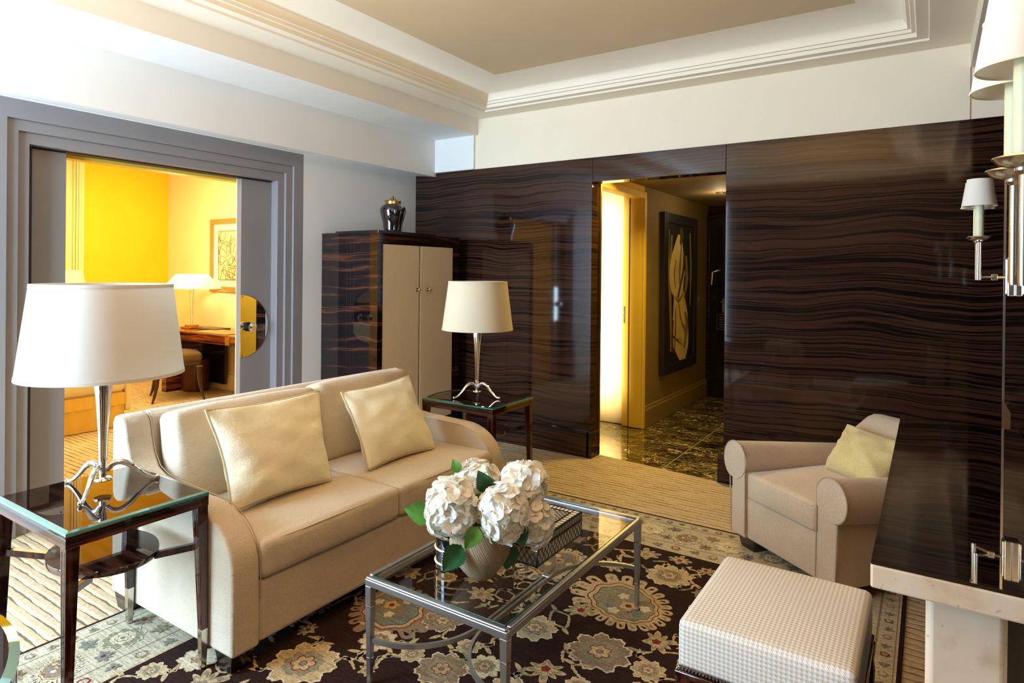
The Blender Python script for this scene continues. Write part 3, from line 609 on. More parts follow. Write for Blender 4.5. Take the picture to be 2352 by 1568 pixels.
def rosette(cx, cy, r, rot=0, n=9, oc='taupe', mc='sage', pc='beige'):
    z = nz(); ph = rnd.random() * 6
    f = lambda R, a, k, j=0.04: (lambda t: R * (1 + a * abs(sin(k * t / 2)) + j * sin(3.1 * k * t + ph) + 0.03 * sin(7 * t + ph)))
    shp(radial(cx, cy, f(r * 0.80, .28, n), 110, rot), z, 'cream' if oc != 'cream' else 'beige')
    shp(radial(cx, cy, f(r * 0.74, .27, n), 110, rot), z + .00015, oc)
    shp(radial(cx, cy, f(r * 0.50, .18, n), 90, rot + .3), z + .0003, mc)
    shp(radial(cx, cy, lambda t: r * 0.36 * (0.72 + .34 * abs(sin(3 * t))), 60, rot), z + .00045, 'red')
    shp(radial(cx, cy, lambda t: r * 0.325 * (0.68 + .36 * abs(sin(3 * t))), 60, rot), z + .0006, pc)
    shp(radial(cx, cy, lambda t: r * 0.12, 16), z + .00075, 'red'); shp(radial(cx, cy, lambda t: r * 0.095, 16), z + .0009, 'blue')
def palmette(cx, cy, r, rot=0, n=22, sx=1.3, inner='sage', finger='beige'):
    z = nz(); c, s_ = cos(rot), sin(rot)
    def T(p): return (cx + p[0] * c - p[1] * s_, cy + p[0] * s_ + p[1] * c)
    def egg(R): return lambda t: R * (1 - 0.22 * cos(t)) * (1.0 + .12 * cos(2 * t))
    e = egg(r)
    for k in range(n):
        t = 2 * pi * k / n + .05; R = e(t); w = R * 2 * pi / n * 0.36
        p = Vector((cos(t), sin(t))); q = Vector((-sin(t), cos(t)))
        bend = q * (0.10 * r * (1 if t < pi else -1)) * (-1)
        pts = []
        for u in range(9):
            a = pi * u / 8; pts.append(p * (R * 0.97 + w * .9 * sin(a)) + bend * .4 + q * (w * cos(a)))
        pts = [p * R * 0.62 + q * w * .9] + pts + [p * R * 0.62 - q * w * .9]
        shp([T(v) for v in pts], z, finger)
        shp([T(p * (R * 0.93 + w * .4 * sin(pi * u / 6)) + bend * .4 + q * (w * .38 * cos(pi * u / 6))) for u in range(7)] + [T(p * R * .83)], z + .0001, 'dark' if k % 2 else 'taupe')
    for R, cc in ((.80, finger), (.735, 'red'), (.71, 'beige'), (.63, 'dark'), (.615, inner)):
        z += .00015; ee = egg(r * R)
        shp([T((ee(2 * pi * i / 72) * (1 + .04 * sin(12 * 2 * pi * i / 72)) * cos(2 * pi * i / 72), ee(2 * pi * i / 72) * (1 + .04 * sin(12 * 2 * pi * i / 72)) * sin(2 * pi * i / 72))) for i in range(72)], z, cc)
    for k in range(9):
        t = 2 * pi * k / 9; d = r * .42
        x, y = T((d * cos(t) * .85 - .04 * r, d * sin(t) * .9)); shp(radial(x, y, lambda q: r * .12 * (.7 + .4 * abs(sin(2.5 * q))), 30, t), z + .00015, ('blue', 'cream', 'taupe')[k % 3])
    x, y = T((0, 0)); shp(radial(x, y, lambda q: r * .24 * (.75 + .35 * abs(sin(3 * q))), 48, rot), z + .00015, 'taupe'); shp(radial(x, y, lambda q: r * .17 * (.75 + .35 * abs(sin(2.5 * q))), 40, rot), z + .0003, 'beige'); shp(radial(x, y, lambda q: r * .07, 12), z + .00045, 'red')
def spray(cx, cy, r, rot=0, col='beige', col2='sage', k=7):
    """half-open serrated flower with pointed tongues"""
    z = nz(); c, s_ = cos(rot), sin(rot)
    def T(x, y): return (cx + x * c - y * s_, cy + x * s_ + y * c)
    def fan(R, cc, zz):
        pts = []
        for i in range(96):
            t = -pi + 2 * pi * i / 96; lim = radians(118)
            if abs(t) < lim:
                q = (t + lim) / (2 * lim) * k; f_ = abs((q % 1) - .5) * 2; tip = 1.0 if int(q) % 2 == k // 2 % 2 else .84
                rad_ = R * (tip - .42 * f_ ** 1.6) * (1 - .16 * (abs(t) / lim))
                sk = t + .10 * (1 - f_) * (1 if t > 0 else -1)
            else: rad_ = R * (.34 + .22 * max(0, (abs(t) - radians(150)) / radians(30))); sk = t
            pts.append(T(rad_ * cos(sk), rad_ * sin(sk)))
        shp(pts, zz, cc)
    fan(r, col, z); fan(r * .80, col2, z + .00015); fan(r * .58, col, z + .0003)
    x, y = T(r * .08, 0); shp(radial(x, y, lambda t: r * .2 * (.8 + .3 * abs(sin(2.5 * t))), 30), z + .00045, 'red' if rnd.random() < .6 else 'taupe')
def vine(pts, w=0.008, c='beige', curl=0):
    z = nz(); P = [Vector(p) for p in pts]; out = []
    for i in range(len(P) - 1):
        p0 = P[max(i - 1, 0)]; p1 = P[i]; p2 = P[i + 1]; p3 = P[min(i + 2, len(P) - 1)]
        for k in range(8):
            t = k / 8; out.append(0.5 * ((2 * p1) + (-p0 + p2) * t + (2 * p0 - 5 * p1 + 4 * p2 - p3) * t * t + (-p0 + 3 * p1 - 3 * p2 + p3) * t ** 3))
    out.append(P[-1]); k0 = len(rb.v); n = len(out); vs = []; fs = []
    for i, p in enumerate(out):
        t = (out[min(i + 1, n - 1)] - out[max(i - 1, 0)]).normalized(); q = Vector((-t[1], t[0])) * w * (0.55 + .45 * sin(pi * i / (n - 1))) * (1 + .25 * sin(i * 1.7))
        vs += [(p[0] + q[0], p[1] + q[1], z), (p[0] - q[0], p[1] - q[1], z)]
    fs = [(2 * i + 1, 2 * i + 3, 2 * i + 2, 2 * i) for i in range(n - 1)]
    rb.add(vs, fs, RI[c])
    for i in range(7, n - 6, 13):   # small leaves along the vine
        p = out[i]; t = (out[i + 1] - out[i - 1]).normalized(); q = Vector((-t[1], t[0])) * (1 if (i // 9) % 2 else -1)
        shp([(p + t * a + q * e)[0:2] for a, e in ((-.004, 0), (-.004, .012), (.004, .026), (.018, .040), (.034, .046), (.030, .032), (.022, .018), (.010, .004), (.006, 0))], z, c)
FX0, FX1, FY0, FY1 = RX0 + .44, RX1 - .44, RY0 + .44, RY1 - .44
placed = []
def put(kind, x, y, r, rot=0, **k):
    placed.append((x, y, r)); {'R': rosette, 'P': palmette, 'S': spray}[kind](x, y, r, rot, **k)
put('P', 3.01, -1.93, .21, -.6); put('P', 2.16, -2.50, .19, 2.5, inner='blue', finger='taupe'); put('R', 3.05, -2.30, .125, .2); put('R', 3.06, -1.56, .11, 0, oc='beige')
put('R', 2.42, -2.47, .085); put('R', 2.18, -2.98, .13, oc='beige'); put('R', 2.76, -2.30, .095, oc='beige'); put('S', 2.86, -2.08, .085, 2.4); put('S', 3.20, -2.12, .09, .5)
put('P', 2.55, -1.72, .17, 1.4, inner='taupe', finger='cream'); put('S', 2.93, -2.50, .09, -1.2); put('R', 2.62, -2.72, .10); put('S', 2.42, -2.22, .09, 1.3)
put('P', 2.95, -2.95, .19, 1.2, inner='blue'); put('R', 3.30, -2.45, .09, oc='cream'); put('S', 2.52, -2.98, .09, 3.0); put('R', 1.84, -3.18, .075, oc='cream', mc='cream'); put('S', 1.98, -3.26, .10, 1.0, col2='taupe')
put('R', 3.33, -1.78, .10); put('S', 2.78, -1.62, .09, .8); put('R', 2.30, -1.95, .10); put('S', 2.02, -2.22, .09, -1.9); put('P', 3.42, -1.50, .14, 2.2, n=16)
put('R', 2.74, -2.62, .07, oc='cream'); put('S', 3.10, -2.70, .08, 2.0); put('R', 2.30, -2.72, .075, oc='cream'); put('S', 3.05, -1.38, .07, 1.6); put('S', 2.60, -2.10, .07, -.5)
tries = 0
while tries < 1600:
    tries += 1; r = rnd.choice((.055, .065, .075, .09, .05)); x = rnd.uniform(FX0 + r * .8, FX1 - r * .8); y = rnd.uniform(FY0 + r * .8, FY1 - r * .8)
    if all((x - a) ** 2 + (y - b_) ** 2 > (r * .95 + c_ * 1.0) ** 2 for a, b_, c_ in placed):
        kk = rnd.choice('SSR'); cc = rnd.choice(('beige', 'beige', 'cream', 'taupe'))
        if kk == 'R': put('R', x, y, r, rnd.random() * 6, oc=cc)
        else: put('S', x, y, r, rnd.random() * 6, col=cc, col2=rnd.choice(('sage', 'taupe', 'blue')))
base = list(placed)
for i, (x, y, r) in enumerate(base):    # scrolling vines between neighbouring flowers
    near = sorted(base, key=lambda q: (q[0] - x) ** 2 + (q[1] - y) ** 2)[1:4]
    for (a, c_, r2) in near:
        d = Vector((a - x, c_ - y)); Ln = d.length
        if Ln > .46 or Ln - r * .8 - r2 * .8 < .045: continue
        t = d / Ln; q = Vector((-t[1], t[0])) * rnd.choice((-1, 1)) * Ln * .26; P0 = Vector((x, y)) + t * r * .8; P3 = Vector((a, c_)) - t * r2 * .8
        vine([P0, P0.lerp(P3, .3) + q, P0.lerp(P3, .7) + q * .6, P3], .0065, 'beige' if rnd.random() < .7 else 'sage')
# border flowers
def border(x0, x1, y0, y1, along, small):
    w = (x1 - x0) if along == 'y' else (y1 - y0); lo, hi = (y0, y1) if along == 'y' else (x0, x1); t = lo + w * .5; k = 0
    while t < hi:
        cx, cy = ((x0 + x1) / 2, t) if along == 'y' else (t, (y0 + y1) / 2)
        if small:
            if k % 2: rosette(cx, cy, w * .34, rnd.random(), 5, 'red' if k % 4 == 1 else 'taupe', 'ground', 'cream')
            else: spray(cx, cy, w * .42, rnd.random() * 6, 'sage', 'blue', 5)
            t += w * 1.25
        else:
            (palmette if k % 3 == 0 else rosette)(cx, cy, w * (.34 if k % 3 == 0 else .33), rnd.random() * 6, **({'inner': 'taupe', 'finger': 'cream'} if k % 3 == 0 else {'oc': ('sage', 'cream')[k % 2], 'mc': 'cream', 'pc': 'cream'}))
            for s_ in (-1, 1):
                q = (cx + s_ * w * .27, cy + w * .48) if along == 'y' else (cx + w * .48, cy + s_ * w * .27)
                spray(q[0], q[1], w * .20, rnd.random() * 6, ('sage', 'blue')[k % 2], 'taupe', 6)
            t += w * .92
        k += 1
for lo, hi, sm in ((.030, .086, True), (.098, .333, False), (.345, .423, True)):
    border(RX0 + lo, RX0 + hi, RY0 + lo, RY1 - lo, 'y', sm); border(RX1 - hi, RX1 - lo, RY0 + lo, RY1 - lo, 'y', sm)
    border(RX0 + hi, RX1 - hi, RY1 - hi, RY1 - lo, 'x', sm)
def build_rug():
    o = rb.build('area_rug', rug_mats, smooth=False)
    tag(o, 'large dark brown oriental rug with beige flowers and a pale floral border', 'rug')
build_rug()

# ------------------------------------------------------------------ sofa
so = thing('sofa', (1.62, -2.345, 0), 'beige two-seat sofa with low curved arms, left of the glass coffee table', 'sofa')
ARM = [(1.186, .08), (1.186, .80), (1.200, .825), (1.225, .833), (1.262, .826), (1.283, .80), (1.300, .735), (1.325, .665), (1.365, .615), (1.43, .590), (1.55, .580), (1.70, .575), (1.80, .572)] + \
      [(1.80 + .255 * sin(radians(a)), .37 + .202 * cos(radians(a)) if a < 90 else .37) for a in (10, 20, 30, 40, 50, 60, 70, 80, 90)] + [(2.056, .25), (2.056, .08)]
for y0, y1 in ((-3.185, -3.075), (-1.61, -1.50)):
    b = MB(); b.prism(ARM, 'y', y0, y1); b.build('arm', M['sofa'], so, world=True, bevel=0.012, seg=3, angle=50)
    yi = y1 if y0 < -2 else y0
    s_ = 0.002 if y0 < -2 else -0.002
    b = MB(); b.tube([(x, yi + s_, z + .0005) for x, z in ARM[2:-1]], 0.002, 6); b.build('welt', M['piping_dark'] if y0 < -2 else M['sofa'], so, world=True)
b = MB(); b.prism([(1.19, .08), (1.19, .80), (1.205, .832), (1.25, .838), (1.275, .82), (1.33, .40), (1.33, .08)], 'y', -3.075, -1.61); b.build('back_frame', M['sofa'], so, world=True, bevel=0.012, seg=3)
b = MB(); b.soft(1.69, -2.3425, .195, .355, .731, .115, .02); b.build('seat_base', M['sofa'], so, world=True)
def wr(amp, sc, seed):
    def f(p, u):
        n_ = noise.noise(Vector((p[0] * sc + seed, p[1] * sc, p[2] * sc * 1.3))); c_ = noise.noise(Vector((seed * 3, p[1] * 22, p[2] * 4))) * amp * .8 * max(0, u[0]) ** 4
        return Vector((p[0] + n_ * amp + c_, p[1], p[2] + n_ * amp))
    return f
for i, (ya, yb) in enumerate(((-3.072, -2.343), (-2.339, -1.613))):
    b = MB(); b.soft(1.70, (ya + yb) / 2, .385, .36, (yb - ya) / 2, .072, .028, puff=(.012, .0, .014), fn=wr(.004, 6, i * 9)); q = b.build('seat_cushion', M['sofa'], so, world=True)
    b = MB(); h = (yb - ya) / 2 - .03
    b.tube([(1.40, ya + .01, .447), (2.00, ya + .012, .447), (2.045, ya + .03, .445), (2.059, ya + .2, .447), (2.061, (ya + yb) / 2, .449), (2.059, yb - .2, .447), (2.045, yb - .03, .445), (2.00, yb - .012, .447)], .0025, 6); b.build('seam', M['sofa'], q, world=True)
for i, (ya, yb) in enumerate(((-3.05, -2.30), (-2.29, -1.615))):
    b = MB(); b.soft(0, 0, 0, .075, (yb - ya) / 2, .20, .035, puff=(.030, 0, .012), fn=wr(.009, 5, i * 5 + 3)); b.xf(Matrix.Translation((1.385, (ya + yb) / 2, .635 if i == 0 else .648)) @ Matrix.Rotation(radians(-11), 4, 'Y'))
    q = b.build('back_cushion', M['sofa'], so, world=True)
for x, y in ((1.99, -3.13), (1.99, -1.56), (1.25, -3.13), (1.25, -1.56)):
    b = MB(); b.taper((x, y, 0.011), .038, .040, (x, y, .08), .052, .048); b.build('leg', M['black_wood'], so, world=True, bevel=.003, smooth=False)

def pillow(name, corners, t, mat, label, cat='cushion', group=None, pip=True, seed=0, cord='piping'):
    """corners TL, TR, BR, BL of the seam plane seen from the front"""
    TL, TR, BR, BL = [Vector(c) for c in corners]; ctr = (TL + TR + BR + BL) / 4
    nrm = (TR - TL + BR - BL).cross(TL - BL + TR - BR).normalized()   # towards the back
    o = thing(name, ctr, label, cat, group)
    n = 30; vs = []; fs = []
    def edge(u, v):
        k = 1 - .075 * (1 - v * v) ** 1.3; l = 1 - .065 * (1 - u * u) ** 1.3; uu_, vv_ = u * k, v * l
        a, c_ = (1 + uu_) / 2, (1 + vv_) / 2
        return (BL * (1 - a) + BR * a) * (1 - c_) + (TL * (1 - a) + TR * a) * c_ - ctr
    S_ = [sin(pi / 2 * (-1 + 2 * i / n)) for i in range(n + 1)]
    for side in (-1, 1):
        for j in range(n + 1):
            for i in range(n + 1):
                u, v = S_[i], S_[j]; P = edge(u, v); m_ = max(abs(u), abs(v))
                th = t / 2 * ((1 - u * u) ** .42 * (1 - v * v) ** .42) * (1 + .18 * (-v))
                nn = noise.noise(Vector((u * 2.2 + seed, v * 2.2, side * 3))) * .020 * min(1, th / (t * .25))
                an = atan2(v, u); rad_ = noise.noise(Vector((cos(an) * 4 + seed, sin(an) * 4, side * 2))) * .030 * m_ ** 3 * (1 - m_ ** 6)
                crs = -.012 * math.exp(-((abs(u) - abs(v)) ** 2) / .02) * (m_ > .62) * (m_ - .62) / .38 * (1 - m_ ** 8)
                vs.append(P - nrm * side * -1 * (th + nn + rad_ + crs))
    A = (n + 1) ** 2
    for s_ in (0, 1):
        for j in range(n):
            for i in range(n):
                q = [s_ * A + j * (n + 1) + i, s_ * A + j * (n + 1) + i + 1, s_ * A + (j + 1) * (n + 1) + i + 1, s_ * A + (j + 1) * (n + 1) + i]
                fs.append(tuple(q if s_ == 0 else q[::-1]))
    b = MB(); b.add(vs, fs); b.recalc = False
    b.build('cover', mat, o, angle=80)
    if pip:
        pts = []
        for k in range(4):
            for i in range(12):
                a = -1 + 2 * i / 12; u, v = ((a, -1), (1, a), (-a, 1), (-1, -a))[k]; pts.append(edge(u, v) * 1.008)
        pts.append(pts[0]); b = MB(); b.tube(pts, .0055, 8, cap=False); b.build('cord_trim', M[cord], o)
    return o
pillow('throw_cushion', [(1.575, -3.000, .862), (1.585, -2.425, .858), (1.765, -2.500, .478), (1.76, -2.995, .480)], .17, M['cushion'], 'ivory corded cushion on the near half of the sofa', group='ivory corded cushions on the sofa', seed=2)
pillow('throw_cushion', [(1.56, -2.258, .822), (1.56, -1.755, .842), (1.80, -1.800, .478), (1.79, -2.285, .476)], .16, M['cushion'], 'smaller ivory corded cushion on the far half of the sofa beside the far arm', group='ivory corded cushions on the sofa', seed=8)

# ------------------------------------------------------------------ side tables (world-axis aligned, size .54 x .455, top z .65)
def side_table(cx, cy, label):
    o = thing('side_table', (cx, cy, 0), label, 'side table', 'rosewood side tables with glass tops beside the sofa')
    hx, hy = .275, .228
    b = MB(); b.prism([(-hx, .628), (hx, .628), (hx, .598), (-hx, .598)], 'y', -hy, -hy + .03); b.prism([(-hx, .628), (hx, .628), (hx, .598), (-hx, .598)], 'y', hy - .03, hy)
    b.box(-hx, -hx + .03, -hy + .03, hy - .03, .598, .628); b.box(hx - .03, hx, -hy + .03, hy - .03, .598, .628); b.build('apron', M['rim_wood'], o, bevel=.002, smooth=False)
    b = MB(); b.box(-hx, hx, -hy, hy, .628, .638); b.build('top_panel', M['top_glassed'], o, smooth=False)
    b = MB(); # bevelled glass frame
    for k, (zz, e) in enumerate(((.6385, 0), (.647, 0), (.650, .014))): pass
    vs = []
    for zz, e in ((.6382, 0), (.6465, 0), (.650, .013)): vs += [(-hx + e, -hy + e, zz), (hx - e, -hy + e, zz), (hx - e, hy - e, zz), (-hx + e, hy - e, zz)]
    fs = [(j * 4 + i, j * 4 + (i + 1) % 4, (j + 1) * 4 + (i + 1) % 4, (j + 1) * 4 + i) for j in range(2) for i in range(4)]
    b.add(vs, fs); b.mi = [0] * 4 + [1] * 4; b.recalc = False; b.build('glass_edge', [M['edge'], M['bevel']], o, smooth=False)['label'] = 'green bevelled glass edge'
    b = MB(); e = .013; b.add([(-hx + e, -hy + e, .650), (hx - e, -hy + e, .650), (hx - e, hy - e, .650), (-hx + e, hy - e, .650)], [(0, 1, 2, 3)]); b.recalc = False; b.build('glass_pane', M['top_glassed'], o, smooth=False)
    for sx in (-1, 1):
        for sy in (-1, 1):
            x0, y0 = sx * (hx - .021), sy * (hy - .021); x1, y1 = sx * (hx - .012), sy * (hy - .012)
            b = MB(); b.taper((x1, y1, .155), .0125, .0125, (x0, y0, .598), .0195, .0195)
            for k in (-1, 1):   # flutes
                b.taper((x1 + k * .006, y1 - sy * .0, .155), .0015, .0135, (x0 + k * .009, y0, .590), .0025, .0205)
            lg = b.build('leg', M['leg_wood'], o, smooth=False, bevel=.0015)
            b = MB(); b.taper((x1, y1, .0105), .0095, .0095, (x1, y1, .155), .0132, .0132); b.build('sabot', M['nickel'], lg, smooth=False, bevel=.001)
            # stretcher from the leg to the oval shelf
            b = MB(); b.tube([(x0 * .985, y0 * .985, .455), (sx * .145, sy * .105, .430)], 0, flat=(.009, .011)); b.build('stretcher', M['leg_wood'], o, smooth=False)
    prof_ = [(.0, .432), (.99, .432), (1.0, .436), (1.0, .450), (.99, .454), (.0, .454)]
    b = MB(); b.lathe([(max(r, .001), z) for r, z in prof_], n=64, sx=.205, sy=.165, cap=False); b.build('oval_shelf', M['top_wood'], o, angle=30)
    return o
side_table(1.640, -3.418, 'rosewood side table with glass top and oval shelf at the near end of the sofa')
side_table(1.667, -1.215, 'rosewood side table with glass top and oval shelf at the far end of the sofa')

# ------------------------------------------------------------------ table lamps with three-legged chrome base
def table_lamp(cx, cy, z0, k, rot, shade_mat, label, shade_r, top_r, zb, zt, cord):
    o = thing('table_lamp', (cx, cy, z0), label, 'table lamp', 'chrome tripod table lamps on the side tables', rz=0)
    # fluted tapering stem
    n = 24; prof_ = [(.0105, .040), (.0115, .07), (.0145, .20), (.022, .33), (.029, .40), (.030, zb - z0 + .05)]
    vs = []; fs = []
    for r, z in prof_:
        for i in range(n): a = 2 * pi * i / n; q = r * k * (1 + .10 * (1 if i % 4 < 2 else -1)); vs.append((q * cos(a), q * sin(a), z))
    for j in range(len(prof_) - 1):
        for i in range(n): fs.append((j * n + i, j * n + (i + 1) % n, (j + 1) * n + (i + 1) % n, (j + 1) * n + i))
    fs += [tuple(range(n - 1, -1, -1)), tuple(range((len(prof_) - 1) * n, len(prof_) * n))]
    b = MB(); b.add(vs, fs); b.build('stem', M['chrome'], o, angle=60)
    b = MB(); b.lathe([(.028 * k, .030), (.030 * k, .034), (.026 * k, .040), (.012 * k, .044)], n=24); b.build('hub', M['chrome'], o)
    for j in range(3):
        a = radians(rot + 120 * j); R = .178 * k
        pr = [(.012, .062), (.030, .083), (.055, .088), (.085, .072), (.115, .042), (.145, .018), (.168, .008), (.178, .0075)]
        pts = [(cos(a) * u * k, sin(a) * u * k, w) for u, w in pr]
        pp = [Vector(p) for p in pts]; sm = []
        for i in range(len(pp) - 1):
            p0, p1, p2, p3 = pp[max(i - 1, 0)], pp[i], pp[i + 1], pp[min(i + 2, len(pp) - 1)]
            for q in range(5):
                t = q / 5; sm.append(.5 * ((2 * p1) + (-p0 + p2) * t + (2 * p0 - 5 * p1 + 4 * p2 - p3) * t * t + (-p0 + 3 * p1 - 3 * p2 + p3) * t ** 3))
        sm.append(pp[-1]); N_ = len(sm)
        b = MB(); b.tube(sm, [.0075 + .0035 * sin(pi * min(1, i / (N_ * .6))) - .0035 * max(0, i / N_ - .6) for i in range(N_)], 12); b.sphere((cos(a) * R, sin(a) * R, .0085), .0085, 12, 8); b.build('foot', M['chrome'], o, angle=80)
    h0, h1 = zb - z0, zt - z0
    sh = [(shade_r, h0), (top_r, h1), (top_r - .003, h1), (shade_r - .003, h0), (shade_r, h0)]
    b = MB(); b.lathe(sh, n=72, cap=False); q = b.build('lamp_shade', shade_mat, o, angle=50)
    for r, z, s_ in ((shade_r, h0, 1), (top_r, h1, -1)):
        sl = (top_r - shade_r) / (h1 - h0)
        b = MB(); b.lathe([(r + .0012, z), (r + .0012 + sl * .012 * s_, z + .012 * s_), (r - .0005 + sl * .012 * s_, z + .012 * s_), (r - .0005, z), (r + .0012, z)], n=72, cap=False); b.build('shade_trim', shade_mat, q, angle=50)
    b = MB(); b.tube([(0, 0, h0 + .04), (0, 0, h0 + .12)], .008); b.sphere((0, 0, h0 + .16), .03, 14, 10, 1.2); b.build('bulb', M['shade'], o)
    if cord:
        b = MB(); b.tube([(-.02, .0, .035), (-.10, -.03, .035), (-.17, -.07, .030), (-.215, -.13, .020), (-.24, -.20, .004)], .0035, 8); b.build('power_cord', M['black'], o)
    return o
table_lamp(1.58, -3.395, .6505, 1.0, 195, M['shade'], 'chrome tripod table lamp with large white drum shade on the near side table', .262, .221, 1.065, 1.395, False)
table_lamp(1.662, -1.222, .6505, .92, 245, M['shade2'], 'chrome tripod table lamp with cream shade on the far side table', .228, .188, 1.082, 1.393, True)

# ------------------------------------------------------------------ coffee table
ct = thing('coffee_table', (2.755, -2.415, 0), 'rectangular glass coffee table with satin silver frame on the rug', 'coffee table')
X0, X1, Y0, Y1 = 2.455, 3.050, -2.942, -1.885
fr = .022
for (xa, xb, ya, yb) in ((X0, X1, Y0, Y0 + fr), (X0, X1, Y1 - fr, Y1), (X0, X0 + fr, Y0 + fr, Y1 - fr), (X1 - fr, X1, Y0 + fr, Y1 - fr)):
    b = MB(); b.box(xa, xb, ya, yb, .358, .382); e = .005; b.box(xa + (e if xa == X1 - fr or xb - xa > .1 else 0), xb - (e if xb == X0 + fr or xb - xa > .1 else 0), ya + (0 if yb - ya > .1 else (e if ya != Y0 else 0)), yb - (0 if yb - ya > .1 else (e if yb != Y1 else 0)), .382, .390)
    b.build('top_rail', M['silver'], ct, world=True, bevel=.003, smooth=False)
b = MB(); b.box(X0 + fr - .004, X1 - fr + .004, Y0 + fr - .004, Y1 - fr + .004, .3765, .3895); q = b.build('glass_top', M['glass'], ct, world=True, smooth=False)
b = MB()
for (xa, xb, ya, yb) in ((X0 + fr - .003, X1 - fr + .003, Y0 + fr - .003, Y0 + fr), (X0 + fr - .003, X1 - fr + .003, Y1 - fr, Y1 - fr + .003), (X0 + fr - .003, X0 + fr, Y0 + fr, Y1 - fr), (X1 - fr, X1 - fr + .003, Y0 + fr, Y1 - fr)): b.box(xa, xb, ya, yb, .388, .3902)
b.build('glass_edge', M['edge2'], q, world=True, smooth=False)
cx_, cy_ = (X0 + X1) / 2, (Y0 + Y1) / 2
for x, y in ((X0 + .014, Y0 + .014), (X1 - .014, Y0 + .014), (X0 + .014, Y1 - .014), (X1 - .014, Y1 - .014)):
    b = MB(); b.taper((x, y, .0105), .0075, .0075, (x, y, .358), .0135, .0135); lg = b.build('leg', M['silver'], ct, world=True, smooth=False, bevel=.0015)
    for zz, hw in ((.285, .0125), (.105, .0099)):
        b = MB(); b.box(x - hw, x + hw, y - hw, y + hw, zz, zz + .003); b.build('joint_ring', M['chrome'], lg, world=True, smooth=False)
    yc = cy_ + (-1 if y < cy_ else 1) * .235; ex = cx_ + (-.010 if x < cx_ else .010)
    pts = [(x + (ex - x) * sin(radians(a)), y + (yc - y) * (1 - cos(radians(a))), .17) for a in range(0, 91, 9)]
    b = MB(); b.tube(pts + [(ex, cy_, .17)], 0, flat=(.0055, .008)); b.build('stretcher', M['silver'], ct, world=True, angle=40)
for yy in (cy_ - .22, cy_ + .22):
    b = MB(); b.box(cx_ - .018, cx_ + .018, yy - .012, yy + .012, .160, .181); b.build('clamp', M['silver'], ct, world=True, smooth=False, bevel=.002)

# ------------------------------------------------------------------ vase, flowers, box, black jar on the coffee table
VX, VY, VZ = 2.787, -2.715, .3905
va = thing('vase', (VX, VY, VZ), 'round-bellied taupe ceramic vase holding white hydrangeas on the coffee table', 'vase')
pv = [(.034, 0), (.042, .003), (.066, .030), (.090, .062), (.106, .095), (.110, .125), (.102, .160), (.088, .190), (.080, .205), (.074, .205), (.080, .185), (.094, .150), (.097, .120), (.060, .03), (.03, .01)]
b = MB(); b.lathe(pv, n=64); b.build('body', M['vase'], va, angle=60)
def px_ray(px, py): return fw + RR * ((px - 1176) / fpx) - UU * ((py - cyp) / fpx)
def on_depth(px, py, w): return CAM + px_ray(px, py) * w
w0 = (Vector((VX, VY, .6)) - CAM).dot(fw)
def floret(b, c, nrm, r, rg):
    up = nrm.normalized(); a = up.cross(Vector((rg.uniform(-1, 1), rg.uniform(-1, 1), rg.uniform(-1, 1)))).normalized(); d = up.cross(a)
    cup = rg.uniform(.05, .45)
    for k in range(4):
        t = pi / 2 * k + rg.uniform(-.12, .12); A = a * cos(t) + d * sin(t); B = up.cross(A); L_ = r * rg.uniform(.85, 1.1); W_ = L_ * .60
        lift = rg.uniform(-.1, .25); rows = []
        for (u, w, h) in ((.04, .10, 0), (.35, .75, .10), (.68, 1.0, .20), (.93, .62, .18), (1.03, .12, .10)):
            base_ = c + A * (u * L_) + up * ((h + lift * u) * L_ * (.6 + cup))
            e = W_ * w; rows.append([base_ - B * e + up * (e * (.35 - cup)), base_ - B * e * .5 - up * (e * .04), base_, base_ + B * e * .5 - up * (e * .04), base_ + B * e + up * (e * (.35 - cup) * rg.uniform(.2, 1.6))])
        vs = [p for row in rows for p in row]; fs = [(i * 5 + j, i * 5 + j + 1, (i + 1) * 5 + j + 1, (i + 1) * 5 + j) for i in range(4) for j in range(4)]
        b.add(vs, fs)
    b.sphere(c + up * r * .05, r * .07, 6, 4)
def hydrangea(px, py, dw, rx, rz, seed, label, leaves=()):
    rg = random.Random(seed); c = on_depth(px, py, w0 + dw)
    o = thing('hydrangea', c, label, 'flower', 'white hydrangeas in the taupe vase')
    b = MB(); Nf = 80
    for i in range(Nf):
        z = 1 - 2 * (i + .5) / Nf; ph = i * 2.39996; q = Vector((sqrt(1 - z * z) * cos(ph), sqrt(1 - z * z) * sin(ph), z))
        if q.z < -.86: continue
        q += Vector((rg.uniform(-.12, .12), rg.uniform(-.12, .12), rg.uniform(-.12, .12))); q.normalize()
        R = 1 + rg.uniform(-.10, .03); p = Vector((q.x * rx * R, q.y * rx * R, q.z * rz * R)) * .80
        floret(b, p, (q + Vector((rg.uniform(-.35, .35), rg.uniform(-.35, .35), rg.uniform(-.35, .35)))).normalized(), rx * rg.uniform(.29, .40), rg)
    b.recalc = False; b.build('flower_head', M['petal'], o, angle=180)
    b = MB(); b.sphere((0, 0, 0), rx * .70, 18, 12, rz / rx); b.build('flower_core', M['petal'], o)
    dv = Vector((VX, VY, VZ + .19)) - c; b = MB(); b.tube([dv * .3, dv * .8, dv + Vector((0, 0, -.02)), Vector((VX - c.x, VY - c.y, VZ + .03 - c.z))], .004, 8); b.build('stem', M['stem'], o)
    for (lx, ly, ldw, ang, size, mat, nx, face) in leaves:
        leaf_mesh(o, on_depth(lx, ly, w0 + ldw) - c, ang, size, mat, face)
    return o
